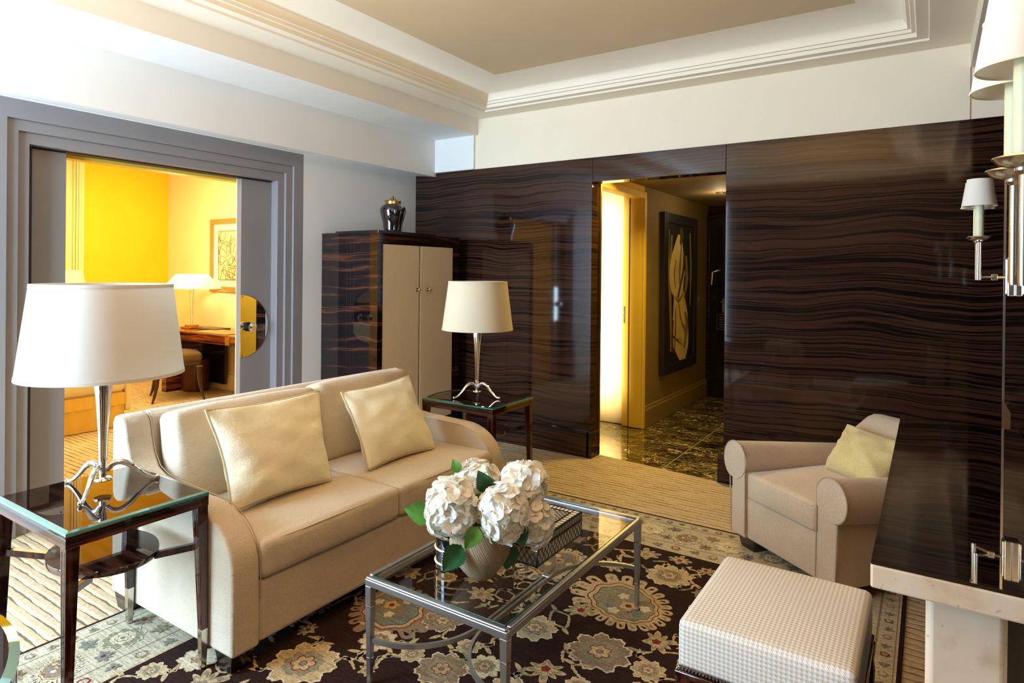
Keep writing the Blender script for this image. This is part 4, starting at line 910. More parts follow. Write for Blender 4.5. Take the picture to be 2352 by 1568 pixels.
def leaf_mesh(parent, base, ang, size, mat, face):
    """base point, direction ang (deg, on the picture-independent frame: 0 = along RR, 90 = up), face = tilt of the blade"""
    A = Vector((rr.x, rr.y, 0)) * cos(radians(ang)) + Vector((0, 0, 1)) * sin(radians(ang)); back = Vector((-fw.x, -fw.y, 0)).normalized()
    A = (A + back * face).normalized(); B = A.cross(back).normalized(); nn = B.cross(A).normalized()
    n = 26; vs = []; fs = []
    for i in range(n + 1):
        t = i / n; w = size * .42 * (sin(pi * t ** .75) ** .8) * (1 - .25 * t) + .0005
        tooth = 1 + (.10 if i % 2 else -.07) * (1 if 1 < i < n else 0); droop = -nn * (size * .18 * t * t)
        mid = base + A * size * t + droop
        for s_ in (-1, -.5, 0, .5, 1):
            vs.append(mid + B * (w * s_ * (tooth if abs(s_) == 1 else 1)) + nn * (abs(s_) * w * .28) + A * (abs(s_) * size * .03))
    for i in range(n):
        for j in range(4): fs.append((i * 5 + j, i * 5 + j + 1, (i + 1) * 5 + j + 1, (i + 1) * 5 + j))
    b = MB(); b.add(vs, fs); b.recalc = False; b.build('leaf', M[mat], parent, angle=60)
hydrangea(1036, 1167, -.07, .095, .118, 1, 'large white hydrangea at the front left of the vase', [(1060, 1250, -.10, 235, .10, 'leafdark', 0, .3), (1000, 1180, -.05, 172, .105, 'leaflime', 0, .1), (1098, 1210, -.14, 238, .075, 'leaflime', 0, .5), (1055, 1085, .05, 118, .05, 'leaflime', 0, 0)])
hydrangea(1096, 1106, .09, .092, .082, 2, 'small white hydrangea at the back, behind the dark leaf', [(1125, 1125, -.02, 118, .085, 'leafdark', 0, .5), (1092, 1140, .0, 150, .04, 'leafdark', 0, .4)])
hydrangea(1157, 1178, -.10, .092, .110, 3, 'white hydrangea in the front middle of the vase', [(1090, 1148, -.04, 20, .05, 'leaflime', 0, .3)])
hydrangea(1203, 1114, .05, .094, .092, 4, 'white hydrangea rising highest at the right back', [])
hydrangea(1224, 1200, .0, .078, .098, 5, 'drooping white hydrangea at the right, over the lattice box', [(1190, 1200, -.08, 285, .075, 'leafdark', 0, .4), (1172, 1245, -.03, 262, .09, 'leafdark', 0, .2)])

bx = thing('decorative_box', (2.80, -2.40, .3905), 'black lattice box over cream inlay beside the vase', 'box')
BX0, BX1, BY0, BY1, BZ0, BZ1 = 2.665, 2.930, -2.572, -2.225, .402, .494
b = MB(); b.box(BX0 + .002, BX1 - .002, BY0 + .002, BY1 - .002, BZ0, BZ1 - .001); b.build('inlay_body', plain('cream_bone_inlay', (0.88, 0.80, 0.62), 0.45, .08, 60), bx, world=True, smooth=False)
lt = MB()
def bar(p, q, hw, axis):
    """thin raised bar between 2D points on a face; axis gives (origin,u,v,n)"""
    O_, U_, V_, N_ = axis; p = Vector(p); q = Vector(q); d = (q - p).normalized(); e = Vector((-d.y, d.x)) * hw
    c4 = [p - e, q - e, q + e, p + e]; vs = [O_ + U_ * c.x + V_ * c.y for c in c4] + [O_ + U_ * c.x + V_ * c.y + N_ * .0012 for c in c4]
    lt.add(vs, [(4, 5, 6, 7), (0, 1, 5, 4), (1, 2, 6, 5), (2, 3, 7, 6), (3, 0, 4, 7)])
def lattice(axis, w, h, x0, x1, y0, y1, stp, rat):
    # clip diagonal lines y = +-rat*x + c to a rectangle
    k = -int(h * 4 / (stp * rat)) - 40
    while k < 90:
        for sg in (1, -1):
            c = k * stp * rat; pts = []
            for x in (x0, x1):
                y = sg * rat * x + c
                if y0 <= y <= y1: pts.append((x, y))
            for y in (y0, y1):
                x = (y - c) / (sg * rat)
                if x0 < x < x1: pts.append((x, y))
            if len(pts) >= 2 and (Vector(pts[0]) - Vector(pts[1])).length > .002: bar(pts[0], pts[1], .0012, axis)
        k += 1
def facepanel(axis, w, h, rim, band=None):
    for p, q, hw in (((0, rim / 2), (w, rim / 2), rim / 2), ((0, h - rim / 2), (w, h - rim / 2), rim / 2), ((rim / 2, 0), (rim / 2, h), rim / 2), ((w - rim / 2, 0), (w - rim / 2, h), rim / 2)): bar(p, q, hw, axis)
    top = h - rim
    if band:
        bar((0, h - band), (w, h - band), .0035, axis); top = h - band
        n_ = int(w / .020)
        for i in range(n_ + 1): 
            x = rim + (w - 2 * rim) * i / n_; bar((x, h - band), (x, h - rim), .0016, axis)
            if i < n_: xm = x + (w - 2 * rim) / n_ / 2; bar((xm, h - band + .004), (xm, h - rim - .004), .0009, axis)
    lattice(axis, w, h, rim, w - rim, rim, top, .0235, 1.35)
wX, wY, hZ = BX1 - BX0, BY1 - BY0, BZ1 - BZ0
facepanel((Vector((BX1, BY0, BZ0)), Vector((0, 1, 0)), Vector((0, 0, 1)), Vector((1, 0, 0))), wY, hZ, .005, .030)
facepanel((Vector((BX0, BY0, BZ0)), Vector((1, 0, 0)), Vector((0, 0, 1)), Vector((0, -1, 0))), wX, hZ, .005, .030)
AX = (Vector((BX0, BY0, BZ1)), Vector((1, 0, 0)), Vector((0, 1, 0)), Vector((0, 0, 1)))
bd = .034
for (p, q) in (((0, .003), (wX, .003)), ((0, wY - .003), (wX, wY - .003)), ((.003, 0), (.003, wY)), ((wX - .003, 0), (wX - .003, wY)), ((bd, bd), (wX - bd, bd)), ((bd, wY - bd), (wX - bd, wY - bd)), ((bd, bd), (bd, wY - bd)), ((wX - bd, bd), (wX - bd, wY - bd))): bar(p, q, .003, AX)
for i in range(17):
    y = .004 + (wY - .008) * i / 16; bar((wX - bd, y), (wX - .004, y), .0014, AX); bar((.004, y), (bd, y), .0014, AX)
for i in range(12):
    x = bd + (wX - 2 * bd) * i / 11; bar((x, 0.004), (x, bd), .0014, AX); bar((x, wY - bd), (x, wY - .004), .0014, AX)
lattice(AX, wX, wY, bd, wX - bd, bd, wY - bd, .0235, .8)
lt.build('lattice', M['black_wood'], bx, world=True, smooth=False)
b = MB(); b.box(BX0 - .001, BX1 + .0030, BY0 - .0030, BY1 + .001, BZ1 - .034, BZ1 - .030); b.build('lid_gap', M['brass'], bx, world=True, smooth=False)
for x, y in ((BX0 + .012, BY0 + .012), (BX1 - .010, BY0 + .010), (BX0 + .012, BY1 - .012), (BX1 - .010, BY1 - .010)):
    b = MB(); b.lathe([(.006, 0), (.006, .0115)], (x, y, .3905), 12); b.build('foot', M['nickel'], bx, world=True)
jr = thing('black_jar', (2.655, -2.700, .3905), 'black cylindrical jar with two cream rings, half hidden behind the vase', 'jar')
b = MB(); b.lathe([(.060, 0), (.065, .003), (.065, .112), (.061, .116), (.056, .116), (.056, .01), (.02, .006)], n=48); b.build('body', M['porcelain'], jr, angle=40)
for z in (.024, .072):
    b = MB(); b.tube([(.066 * cos(2 * pi * i / 48), .066 * sin(2 * pi * i / 48), z) for i in range(49)], .0038, 8, cap=False); b.build('ring', M['candle'] if False else M['ivorywall'], jr)

# ------------------------------------------------------------------ armchair
ac = thing('armchair', (3.483, -1.2205, 0), 'tan suede club armchair with rolled arms in front of the ebony wall', 'armchair', rz=radians(-38))
def topz(y): return .565 - .095 * max(0, y)
for sx in (-1, 1):
    # body of the arm
    b = MB(); b.taper((sx * .295, .40, .075), .055, .40, (sx * .295, .40, .42), .055, .40); arm = b.build('arm', M['suede'], ac, bevel=.012, seg=3)
    # rolled top, swept back
    vs = []; n = 28; ys = [-.004, .0, .004] + [.05 + .70 * i / 8 for i in range(9)] + [.80]
    prof_ = []
    for i in range(n): a = 2 * pi * i / n; prof_.append((.086 * cos(a), .100 * sin(a)))
    for y in ys:
        e = .97 if y in (ys[0], ys[-1]) else 1
        for u, w in prof_: vs.append((sx * (.322) + u * e, y, topz(y) - .100 + w * e * (1 if w > 0 else 1.0)))
    fs = [(j * n + i, j * n + (i + 1) % n, (j + 1) * n + (i + 1) % n, (j + 1) * n + i) for j in range(len(ys) - 1) for i in range(n)] + [tuple(range(n - 1, -1, -1)), tuple(range((len(ys) - 1) * n, len(ys) * n))]
    b = MB(); b.add(vs, fs); b.build('arm_roll', M['suede'], arm, angle=50)
    b = MB(); pts = [(sx * .322 + sx * .087 * cos(radians(a)), -.002, topz(0) - .100 + .101 * sin(radians(a))) for a in range(-65, 166, 11)]; pts = [(sx * .347, -.002, .08)] + pts + [(sx * .238, -.002, .10)]
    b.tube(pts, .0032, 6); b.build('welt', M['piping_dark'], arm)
b = MB(); b.taper((0, .40, .075), .245, .385, (0, .40, .29), .245, .385); b.build('seat_base', M['suede'], ac, bevel=.012, seg=3)
b = MB(); b.soft(0, .33, .355, .232, .33, .068, .022, puff=(0, .008, .020)); q = b.build('seat_cushion', M['suede'], ac)
for zz in (.408, .303):
    b = MB(); b.tube([(-.218, .60, zz), (-.224, .02, zz), (-.215, .001, zz), (.215, .001, zz), (.224, .02, zz), (.218, .6, zz)], .0032, 6); b.build('welt', M['suede'], q)
b = MB(); vs = []
pr = [(.62, .075, .33), (.60, .40, .33), (.64, .58, .22), (.715, .690, .150), (.75, .705, .140), (.80, .700, .140), (.845, .66, .19), (.85, .40, .31), (.84, .075, .32)]
for s_ in (-1, 1): vs += [(s_ * w, y, z) for y, z, w in pr]
n = len(pr); fs = [tuple(range(n)), tuple(range(2 * n - 1, n - 1, -1))] + [(i, (i + 1) % n, n + (i + 1) % n, n + i) for i in range(n)]
b.add(vs, fs); b.build('backrest', M['suede'], ac, bevel=.018, seg=4, angle=50)
for x, y in ((-.26, .09), (.26, .09), (-.26, .72), (.26, .72)):
    b = MB(); b.taper((x, y, .0105), .050, .055, (x, y, .080), .065, .065); b.build('leg', M['black_wood'], ac, smooth=False, bevel=.003)
def chair_pt(x, y, z): q = Matrix.Rotation(radians(-38), 4, 'Z') @ Vector((x, y, 0)); return (q.x + 3.483, q.y - 1.2205, z)
pillow('throw_cushion', [chair_pt(-.15, .585, .655), chair_pt(.25, .60, .63), chair_pt(.23, .36, .44), chair_pt(-.135, .42, .44)], .15, M['cushion2'], 'straw yellow cushion leaning in the tan armchair', pip=False, seed=5)

# ------------------------------------------------------------------ ottoman
ot = thing('ottoman', (3.712, -2.43, 0), 'cream houndstooth ottoman with nailhead trim on a dark wood base', 'ottoman')
b = MB(); b.soft(3.712, -2.43, .3725, .232, .262, .0725, .022, n=16, puff=(.004, .004, .012)); b.build('padded_top', M['hound'], ot, world=True)
b = MB(); zz = .425; b.tube([(3.484, -2.66, zz), (3.484, -2.20, zz), (3.50, -2.172, zz), (3.92, -2.172, zz), (3.942, -2.19, zz), (3.942, -2.67, zz), (3.92, -2.689, zz), (3.50, -2.689, zz), (3.484, -2.66, zz)], .0028, 6); b.build('welt', M['hound'], ot, world=True)
nails = MB()
for i in range(46):
    for r_ in (0, 1):
        nails.sphere((3.487 + (.451) * (i + r_ * .5) / 46, -2.6925, .306 + r_ * .008), .0038, 6, 4)
        nails.sphere((3.4795, -2.687 + .515 * (i + r_ * .5) / 46, .306 + r_ * .008), .0038, 6, 4)
o = nails.build('nailhead_trim', M['chrome'], ot, world=True); o['kind'] = 'stuff'
b = MB(); b.box(3.474, 3.950, -2.700, -2.160, .282, .300); b.build('base_rail', M['leg_wood'], ot, world=True, bevel=.004)
b = MB(); b.box(3.49, 3.935, -2.685, -2.175, .200, .282); b.build('base_panel', M['black_wood'], ot, world=True, bevel=.003)
for x, y in ((3.497, -2.677), (3.928, -2.677), (3.497, -2.183), (3.928, -2.183)):
    b = MB(); b.lathe([(.014, .0105), (.018, .05), (.024, .14), (.026, .2), (.022, .235), (.026, .27), (.026, .283)], (x, y, 0), 20); b.build('leg', M['leg_wood'], ot, world=True)

# ------------------------------------------------------------------ cabinet with the ginger jar
cb = thing('cabinet', (.335, -.62, 0), 'tall ebony cabinet with two cream quilted leather doors in the far corner', 'cabinet')
CX0, CX1, CY0, CY1, CZ = .028, .650, -1.108, -.128, 1.735
b = MB(); b.box(CX0, CX1 - .02, CY0, CY1, .06, CZ); b.box(CX1 - .02, CX1, CY0, CY0 + .052, .06, CZ); b.box(CX1 - .02, CX1, CY1 - .085, CY1, .06, CZ); b.box(CX1 - .02, CX1, CY0 + .052, CY1 - .085, 1.660, CZ); b.box(CX1 - .02, CX1, CY0 + .052, CY1 - .085, .06, .22)
b.build('carcass', M['cab_wood'], cb, world=True, smooth=False)
b = MB(); b.box(CX0, CX1 + .004, CY0 - .004, CY1, CZ, CZ + .013); b.box(CX0 + .14, CX1 - .012, CY0 + .014, CY1 - .3, CZ + .013, CZ + .026); b.build('top', M['black_wood'], cb, world=True, smooth=False, bevel=.002)
b = MB(); b.box(CX0 + .02, CX1 - .03, CY0 + .02, CY1 - .02, 0.0, .06); b.build('plinth', M['black_wood'], cb, world=True, smooth=False)
for (ya, yb, ky) in ((CY0 + .056, -.645, -.672), (-.628, CY1 - .089, -.545)):
    b = MB(); b.box(CX1 - .02, CX1 - .002, ya, yb, .225, 1.657); d = b.build('door', M['leather'], cb, world=True, smooth=False, bevel=.003)
    b = MB(); b.box(CX1 - .002, CX1 + .002, ky - .013, ky + .013, 1.292, 1.318); b.lathe([(.004, 0), (.004, .014), (.012, .018), (.012, .030), (.008, .034)], n=8).v
    k0 = len(b.v) - 40
    for i in range(k0, len(b.v)): p = b.v[i]; b.v[i] = (CX1 + p[2], ky + p[0], 1.305 + p[1])
    b.build('knob', M['chrome'], d, world=True, smooth=False)
gj = thing('ginger_jar', (.50, -.80, CZ + .026), 'black glazed ginger jar with brass lid on top of the cabinet', 'jar')
b = MB(); b.lathe([(.068, 0), (.072, .004), (.073, .02), (.078, .07), (.092, .120), (.103, .165), (.101, .192), (.088, .212), (.066, .222), (.060, .228), (.05, .228)], n=56); b.build('body', M['porcelain'], gj, angle=70)
b = MB(); b.lathe([(.063, .222), (.063, .246), (.066, .248), (.063, .254), (.038, .261), (.006, .264), (.001, .264)], n=48); ld = b.build('lid', M['brass'], gj, angle=40)
b = MB(); b.lathe([(.005, .264), (.008, .278), (.007, .290), (.001, .294)], n=14); b.tube([(-.035, 0, .260), (-.014, 0, .274), (0, 0, .276), (.014, 0, .274), (.035, 0, .260)], .0022, 6); b.build('lid_knob', M['brownwood'], ld)
# ------------------------------------------------------------------ fireplace, mirror and sconces on the right
fp = thing('fireplace', (4.25, -2.54, 0), 'pale stone fireplace mantel with black glass top at the right edge', 'fireplace')
MX0, MX1, MY0, MY1, MZ = 4.003, 4.345, -3.225, -1.855, .95
b = MB(); b.box(MX0, MX1, MY0, MY1, MZ - .048, MZ - .006); b.build('mantel_shelf', M['stone'], fp, world=True, bevel=.004, smooth=False)
b = MB(); b.box(MX0 + .001, MX1, MY0 + .001, MY1 - .001, MZ - .006, MZ); b.build('shelf_top', M['blackglass'], fp, world=True, smooth=False)
for (ya, yb) in ((MY0 + .05, MY0 + .26), (MY1 - .26, MY1 - .05)):
    b = MB(); b.box(4.085, 4.20, ya, yb, 0, MZ - .048); q = b.build('pilaster', M['stone'], fp, world=True, bevel=.012, seg=3)
b = MB(); b.box(4.20, 4.235, MY0 + .09, MY1 - .09, 0, MZ - .048); b.build('fire_surround', M['black_wood'], fp, world=True, smooth=False)
b = MB(); b.box(4.235, 4.345, MY0 + .03, MY1 - .03, 0, MZ - .048); b.build('stone_back', M['stone'], fp, world=True, smooth=False)
b = MB(); b.box(4.348, 4.52, -3.82, -1.27, 0, 2.66); struct('wall_right', b, M['wall_wood'], 'wood-clad chimney breast', smooth=False, bevel=.002)
mr = thing('wall_mirror', (4.345, -2.54, .955), 'tall frameless mirror above the mantel at the right edge', 'mirror')
b = MB(); b.box(4.338, 4.347, -3.80, -1.285, .955, 2.60); b.build('mirror_glass', M['mirrorglass'], mr, world=True, smooth=False)
b = MB(); b.box(4.334, 4.347, -1.285, -1.277, .955, 2.60); b.build('edge_strip', M['nickel'], mr, world=True, smooth=False)
b = MB(); b.box(4.334, 4.3478, -1.285, -1.277, 0, .9545); struct('trim_13', b, M['nickel'], 'thin metal corner strip of the chimney breast', smooth=False)
def sconce(y, label, reach, half):
    o = thing('wall_sconce', (4.337, y, 1.45), label, 'wall lamp', 'two-armed nickel sconces on the mirror')
    b = MB(); b.box(-.020, .001, -.028, .028, -.066, .072); b.box(-.026, -.020, -.020, .020, -.060, .066); b.build('backplate', M['nickel'], o, smooth=False, bevel=.004)
    b = MB(); b.tube([(-.02, 0, 0), (-.058, 0, 0)], .005, 10); b.box(-.066, -.046, -.010, .010, -.011, .011); b.build('joint_block', M['nickel'], o, bevel=.002)
    for s_ in (-1, 1):
        px, py = -reach, s_ * half
        b = MB(); b.tube([(-.056, s_ * .006, 0), (-.056 - (reach - .056) * .45, s_ * half * .55, 0), (px, py, -.002)], .0042, 8); arm = b.build('arm', M['nickel'], o)
        b = MB(); b.lathe([(.0070, -.010), (.0075, -.006), (.0075, .125), (.012, .130), (.012, .134), (.006, .136)], (px, py, 0), 20); b.build('riser', M['nickel'], arm)
        b = MB(); b.lathe([(.006, .132), (.028, .138), (.035, .145), (.034, .147), (.026, .142), (.004, .139)], (px, py, 0), 36); b.build('drip_pan', M['nickel'], arm)
        b = MB(); b.lathe([(.0138, .143), (.0138, .268), (.012, .270), (.003, .270)], (px, py, 0), 28); b.build('candle_sleeve', M['candle'], arm, angle=40)
        b = MB(); b.sphere((px, py, .287), .017, 16, 10, 1.15); b.build('bulb', M['bulb'], arm)
        rb_, rt_, z0_, z1_ = .052, .038, .256, .350
        b = MB(); b.lathe([(rb_, z0_), (rt_, z1_), (rt_ - .0015, z1_), (rb_ - .0015, z0_), (rb_, z0_)], (px, py, 0), 56, cap=False); sh = b.build('lamp_shade', M['shade'], arm, angle=50)
        b = MB(); b.tube([(px + rb_ * cos(2 * pi * i / 48), py + rb_ * sin(2 * pi * i / 48), z0_) for i in range(49)], .0016, 6, cap=False); b.build('shade_rim', M['ivorywall'], sh); b = MB(); b.tube([(px + rt_ * cos(2 * pi * i / 48), py + rt_ * sin(2 * pi * i / 48), z1_) for i in range(49)], .0014, 6, cap=False); b.build('shade_rim', M['ivorywall'], sh)
    return o
sconce(-1.635, 'nickel two-candle sconce with small cream shades beyond the mantel', .104, .048)
sconce(-3.465, 'nickel two-candle sconce cropped by the top right corner, nearest the camera', .155, .055)

# ------------------------------------------------------------------ round table at the lower left corner
rt = thing('round_table', (2.203, -4.469, 0), 'round dark wood table with green-edged glass top at the lower left corner', 'table')
R_ = .578
b = MB(); b.lathe([(R_ - .012, .588), (R_, .588), (R_, .596), (R_ - .014, .600)], n=96, cap=False); b.lathe([(R_ - .014, .600), (.001, .600)], n=96, cap=False); 
b = MB(); b.lathe([(R_, .590), (R_, .5965), (R_ - .020, .600)], n=96, cap=False); b.mi = [0] * 96 + [1] * 96; b.recalc = False; b.build('glass_edge', [M['edge'], M['bevel']], rt, angle=20)['label'] = 'green bevelled glass edge'
b = MB(); b.lathe([(R_ - .020, .600), (.001, .600)], n=96, cap=False); b.build('glass_pane', M['top_glassed'], rt)
b = MB(); b.lathe([(R_ - .006, .540), (R_ - .003, .544), (R_ - .003, .588), (.001, .588)], n=96, cap=False); b.build('top_rim', M['rim_wood'], rt, angle=30)
b = MB(); b.lathe([(R_ - .03, .5), (R_ - .03, .545)], n=64); b.build('apron', M['black_wood'], rt, angle=30)
for k in range(4):
    a = radians(45 + 90 * k); x, y = .46 * cos(a), .46 * sin(a)
    b = MB(); b.taper((x, y, .0105), .014, .014, (x, y, .52), .024, .024); b.build('leg', M['leg_wood'], rt, smooth=False, bevel=.002)

# ------------------------------------------------------------------ bedroom furniture
bd_ = thing('bed', (-3.1, -2.6, 0), 'bed with gold skirt and cream coverlet seen through the sliding doors', 'bed')
def gathers(name, x, y0, y1, z0, z1, mat, parent, amp=.008, step=.05):
    n = int((y1 - y0) / .012); vs = []; fs = []
    for i in range(n + 1):
        y = y0 + (y1 - y0) * i / n
        for j, (z, e) in enumerate(((z1, 0.2), ((z0 + z1) / 2, .7), (z0, 1.0))): vs.append((x + amp * e * sin(y / step * 2 * pi * .35 + sin(y * 9)), y, z))
    for i in range(n):
        for j in range(2): fs.append((i * 3 + j, i * 3 + j + 1, (i + 1) * 3 + j + 1, (i + 1) * 3 + j))
    b = MB(); b.add(vs, fs); b.recalc = False; return b.build(name, mat, parent, world=True, angle=90)
b = MB(); b.box(-4.30, -2.135, -3.60, -1.575, .01, .33); b.build('base', M['bedskirt'], bd_, world=True, bevel=.01)
gathers('skirt', -2.120, -3.58, -1.575, .006, .215, M['bedskirt'], bd_); gathers('skirt_band', -2.112, -3.58, -1.570, .205, .315, M['bedskirt'], bd_, .006, .03)
b = MB(); b.soft(-3.21, -2.58, .45, 1.105, 1.03, .135, .06, puff=(0, 0, .02), fn=wr(.012, 3, 4)); b.build('coverlet', M['bedlinen'], bd_, world=True)
b = MB(); b.soft(-2.26, -1.545, .33, .16, .025, .19, .02, fn=wr(.02, 7, 1)); b.build('hanging_throw', M['bedlinen'], bd_, world=True)
b = MB(); b.box(-4.37, -4.30, -3.65, -1.55, 0, 1.05); b.build('headboard', M['bedskirt'], bd_, world=True, bevel=.02)
ns = thing('nightstand', (-4.0, -1.33, 0), 'small nightstand beyond the bed', 'nightstand')
b = MB(); b.box(-4.22, -3.80, -1.52, -1.22, .15, .60); b.build('body', M['desk_wood'], ns, world=True, bevel=.004)
for x, y in ((-4.19, -1.5), (-3.83, -1.5), (-4.19, -1.25), (-3.83, -1.25)):
    b = MB(); b.taper((x, y, 0), .012, .012, (x, y, .15), .018, .018); b.build('leg', M['brownwood'], ns, world=True, smooth=False)
bl = thing('bedside_lamp', (-4.0, -1.36, .60), 'cream bedside lamp whose shade top shows above the big white lampshade', 'lamp')
b = MB(); b.lathe([(.07, 0), (.07, .015), (.012, .03), (.012, .52)], n=24); b.build('stem', M['chrome'], bl)
b = MB(); b.lathe([(.25, .52), (.20, .83), (.197, .83), (.247, .52), (.25, .52)], n=48, cap=False); b.build('lamp_shade', M['shade'], bl, angle=50)

dk = thing('writing_desk', (-2.75, -.26, 0), 'striped ebony writing desk against the bedroom wall', 'desk')
b = MB(); b.box(-3.56, -1.75, -.54, 0.0, .732, .750); b.build('desktop', M['desk_wood'], dk, world=True, bevel=.003)
b = MB(); b.box(-3.54, -1.78, -.525, -.02, .640, .732); ap = b.build('apron', M['desk_wood'], dk, world=True, bevel=.003)
b = MB(); b.box(-2.20, -2.12, -.529, -.525, .645, .730); b.build('drawer_pull', M['brass'], ap, world=True)
for xa, xb in ((-3.52, -3.42), (-1.90, -1.80)):
    b = MB(); b.box(xa, xb, -.50, -.03, 0, .640); b.build('panel_leg', M['desk_wood'], dk, world=True, bevel=.003)
b = MB(); b.box(-3.42, -2.95, -.055, -.03, .08, .640); b.build('modesty_panel', M['black_wood'], dk, world=True)
dr = thing('waste_bin', (-3.30, -.21, 0), 'round ribbed brown leather bin under the desk', 'bin')
b = MB(); pr = []
for k in range(24): pr.append((.150 + (.003 if k % 2 else 0), .01 + .36 * k / 23))
b.lathe(pr + [(.14, .37), (.14, .02)], n=40); b.build('body', M['drum'], dr, angle=60)
lp = thing('desk_lamp', (-3.28, -.275, .750), 'lamp with cream pyramid shade on the bedroom desk', 'lamp')
b = MB(); b.box(-.10, .10, -.08, .08, 0, .018); b.box(-.07, .07, -.05, .05, .018, .040); b.build('base', M['brass'], lp, bevel=.003, smooth=False)
for s_ in (-1, 1):
    b = MB(); b.tube([(s_ * .012, 0, .04), (s_ * .042, 0, .47)], .008, 8); b.build('rod', M['chrome'], lp)
b = MB(); vs = []
for (hx_, hy_, z) in ((.30, .14, .47), (.155, .075, .645)): vs += [(-hx_, -hy_, z), (hx_, -hy_, z), (hx_, hy_, z), (-hx_, hy_, z)]
b.add(vs, [(i, (i + 1) % 4, 4 + (i + 1) % 4, 4 + i) for i in range(4)]); b.recalc = False; b.xf(Matrix.Rotation(radians(28), 4, 'Z')); b.build('lamp_shade', M['shade'], lp, smooth=False)
point('desk_lamp_bulb', (-3.28, -.275, 1.30), 6, (1.0, .78, .42), .03)
bk = thing('closed_folder', (-2.95, -.20, .750), 'dark closed folder lying beside the desk lamp', 'folder', rz=radians(8))
b = MB(); b.box(-.16, .16, -.11, .11, .004, .016); b.build('cover', M['brownwood'], bk, bevel=.003); b = MB(); b.box(-.15, .155, -.105, .10, .0005, .004); b.build('pages', M['white'], bk)
bt = thing('desk_blotter', (-2.55, -.33, .750), 'tan leather blotter at the front of the desk', 'blotter')
b = MB(); b.box(-.30, .33, -.17, .13, .0005, .006); b.build('pad', plain('olive_leather', (.32, .22, .06), .5), bt, bevel=.002)
dc = thing('desk_chair', (-3.00, -.60, 0), 'low olive-brown desk chair with sabre legs in the bedroom', 'chair', rz=radians(-25))
b = MB(); b.soft(0, 0, .475, .245, .23, .045, .03, puff=(0, 0, .03)); b.build('seat', M['chairseat'], dc)
b = MB(); b.box(-.235, .235, -.22, .22, .385, .435); b.build('seat_rail', M['brownwood'], dc, bevel=.006)
for sx in (-1, 1):
    for sy in (-1, 1):
        pts = [(sx * .215, sy * .20, .42), (sx * .222, sy * .205, .30), (sx * .225, sy * .212, .18), (sx * .245, sy * .235, .06), (sx * .262, sy * .255, .0)]
        b = MB(); b.tube(pts, [.026, .026, .021, .014, .009], 8); lg = b.build('leg', M['brownwood'], dc)
        b = MB(); b.box(sx * .22 - .026, sx * .22 + .026, sy * .202 - .03, sy * .202 + .03, .372, .380); b.build('gilt_band', M['brass'], lg)
b = MB()
pts = arc(0, 0, .26, .25, 195, 315, 14); pin = arc(0, 0, .235, .225, 315, 195, 14)
b.prism(pts + pin, 'z', .47, .80); b.build('backrest', M['chairseat'], dc, bevel=.008)
pf = thing('framed_picture', (-2.85, .02, 1.62), 'gilt-framed line drawing on cream mat on the bedroom wall', 'picture')
b = MB()
for q in ((-3.36, -2.30, 1.18, 1.245), (-3.36, -2.30, 2.005, 2.07), (-3.36, -3.30, 1.245, 2.005), (-2.36, -2.30, 1.245, 2.005)): b.box(q[0], q[1], -.01, .02, q[2], q[3])
b.build('frame', M['desk_wood'] if False else plain('gilt_brown_frame', (.42, .20, .05), .35), pf, world=True, smooth=False, bevel=.004)
b = MB(); b.box(-3.30, -2.36, .008, .018, 1.245, 2.005); b.build('mat_board', M['bedlinen'] if False else plain('cream_mat', (.88, .80, .62), .7), pf, world=True, smooth=False)
b = MB(); b.box(-3.19, -2.47, .004, .008, 1.33, 1.92); b.build('print_sheet', plain('ochre_print_paper', (.80, .62, .30), .7), pf, world=True, smooth=False)
b = MB(); rg = random.Random(3)
for k in range(64):   # generic leafy line drawing
    x = rg.uniform(-3.17, -2.52); z = rg.uniform(1.36, 1.86); a = rg.uniform(0, 6.28); cv = rg.uniform(-2.5, 2.5); pts = []
    for i in range(9):
        pts.append((max(-3.18, min(-2.48, x)), .0035, max(1.34, min(1.91, z)))); x += cos(a) * .026; z += sin(a) * .026; a += cv * .16
    b.tube(pts, .0038, 5)
for e in ((-3.19, 1.33, -3.19, 1.92), (-3.19, 1.92, -2.47, 1.92), (-3.19, 1.33, -2.47, 1.33)): b.tube([(e[0], .0035, e[1]), (e[2], .0035, e[3])], .004, 5)
b.build('drawn_lines', plain('sepia_ink', (.22, .10, .03), .7), pf, world=True, angle=60)

# ------------------------------------------------------------------ painting in the hall (plain stand-in: pale folds on black)
pt = thing('hall_painting', (HX + .03, 2.08, 1.25), 'tall dark painting with pale drapery forms on the hall wall', 'painting')
PX = HX + .045
b = MB(); b.box(HX + .001, PX + .008, 1.555, 1.655, .44, 2.07); b.box(HX + .001, PX + .008, 2.515, 2.62, .44, 2.07); b.box(HX + .001, PX + .008, 1.655, 2.515, .44, .54); b.box(HX + .001, PX + .008, 1.655, 2.515, 1.97, 2.07)
b.build('frame', M['black'], pt, world=True, smooth=False, bevel=.004)
b = MB(); b.box(HX + .001, PX - .006, 1.655, 2.515, .54, 1.97); b.build('canvas', M['black'], pt, world=True, smooth=False)
cols = [plain('painted_cream_fold', (.78, .64, .32), .5, .15, 5), plain('painted_ochre_fold', (.30, .22, .08), .5, .2, 5), plain('painted_umber_fold', (.10, .06, .03), .5, .2, 5)]
b = MB(); rg = random.Random(5)
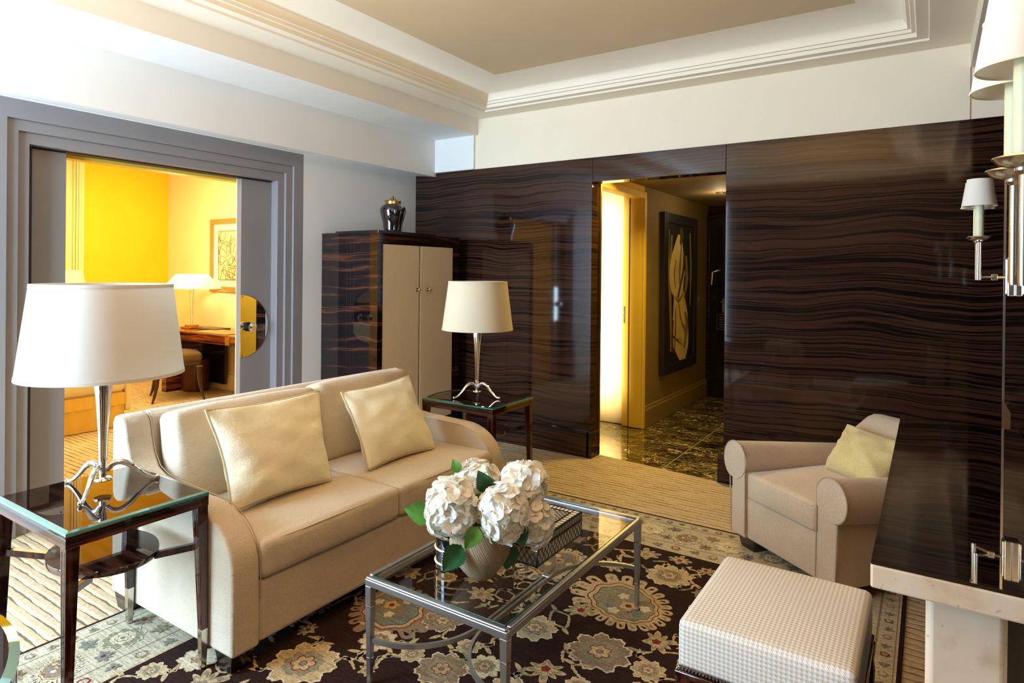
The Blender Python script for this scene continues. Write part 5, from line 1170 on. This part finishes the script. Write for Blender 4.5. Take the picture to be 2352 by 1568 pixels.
def fold(pts, w, mi, dx):
    P = [Vector(p) for p in pts]; out = []
    for i in range(len(P) - 1):
        p0, p1, p2, p3 = P[max(i - 1, 0)], P[i], P[i + 1], P[min(i + 2, len(P) - 1)]
        for k in range(8): t = k / 8; out.append(.5 * ((2 * p1) + (-p0 + p2) * t + (2 * p0 - 5 * p1 + 4 * p2 - p3) * t * t + (-p0 + 3 * p1 - 3 * p2 + p3) * t ** 3))
    out.append(P[-1]); n = len(out); l = []; r_ = []
    for i, p in enumerate(out):
        t = (out[min(i + 1, n - 1)] - out[max(i - 1, 0)]).normalized(); q = Vector((-t[1], t[0])); u = i / (n - 1) * (len(w) - 1); a = int(min(u, len(w) - 2)); ww = w[a] + (w[a + 1] - w[a]) * (u - a)
        l.append(p + q * ww); r_.append(p - q * ww)
    x = PX - .005 + dx; vs = []
    for a_, c_ in zip(l, r_): vs += [(x, a_[0], a_[1]), (x, c_[0], c_[1])]
    b.add(vs, [(2 * i, 2 * i + 1, 2 * i + 3, 2 * i + 2) for i in range(n - 1)], mi)
fold([(1.80, 1.85), (1.76, 1.4), (1.79, .95), (1.80, .66)], [.02, .04, .03, .02], 1, 0)
fold([(2.05, 1.86), (2.00, 1.62), (1.98, 1.45), (2.02, 1.25), (2.08, 1.0), (2.10, .75), (2.00, .60)], [.05, .20, .25, .15, .24, .26, .20], 0, .001)
fold([(1.86, 1.62), (1.80, 1.42), (1.86, 1.25)], [.04, .07, .03], 0, .0015)
fold([(2.18, 1.70), (2.17, 1.50), (2.05, 1.30), (2.00, 1.20)], [.02, .03, .02, .03], 2, .002)
fold([(2.25, 1.65), (2.28, 1.4), (2.20, 1.2)], [.03, .05, .02], 1, .002)
fold([(2.02, 1.15), (2.12, .95), (2.24, .85), (2.26, .70)], [.01, .02, .03, .02], 1, .002)
fold([(1.92, 1.1), (1.93, .85), (1.90, .62)], [.008, .02, .01], 2, .0022)
fold([(2.38, 1.9), (2.42, 1.5), (2.40, 1.1)], [.02, .03, .015], 1, .0015)
fold([(1.93, 1.60), (1.88, 1.45), (1.93, 1.30)], [.01, .02, .008], 1, .0018)
fold([(2.10, 1.78), (2.06, 1.55), (2.04, 1.35)], [.012, .03, .01], 1, .0019)
fold([(2.22, 1.05), (2.30, .90), (2.22, .66)], [.02, .05, .02], 1, .0019)
fold([(1.86, .98), (1.84, .80), (1.86, .64)], [.015, .03, .015], 2, .0016)
fold([(2.06, 1.93), (2.10, 1.86), (2.06, 1.76)], [.03, .06, .02], 2, .0023)
fold([(1.90, 1.22), (2.02, 1.17), (2.16, 1.24)], [.006, .02, .008], 1, .0024)
fold([(1.72, 1.90), (1.71, 1.5), (1.73, 1.2)], [.008, .02, .008], 1, .0015)
b.recalc = False; b.build('painted_forms', cols, pt, world=True, smooth=False)
ls = thing('light_switch', (HX, 2.86, 1.15), 'small brass switch plate on the hall wall beyond the painting', 'switch')
b = MB(); b.box(HX + .0005, HX + .008, 2.82, 2.90, 1.12, 1.19); b.build('plate', M['brass'], ls, world=True, bevel=.002)
dl = thing('ceiling_downlight', (2.35, 1.9, 2.27), 'round recessed downlight in the hall ceiling', 'light')
b = MB(); b.lathe([(.055, -.001), (.055, -.008), (.042, -.010), (.040, -.001)], n=36); b.build('ring', M['nickel'], dl)
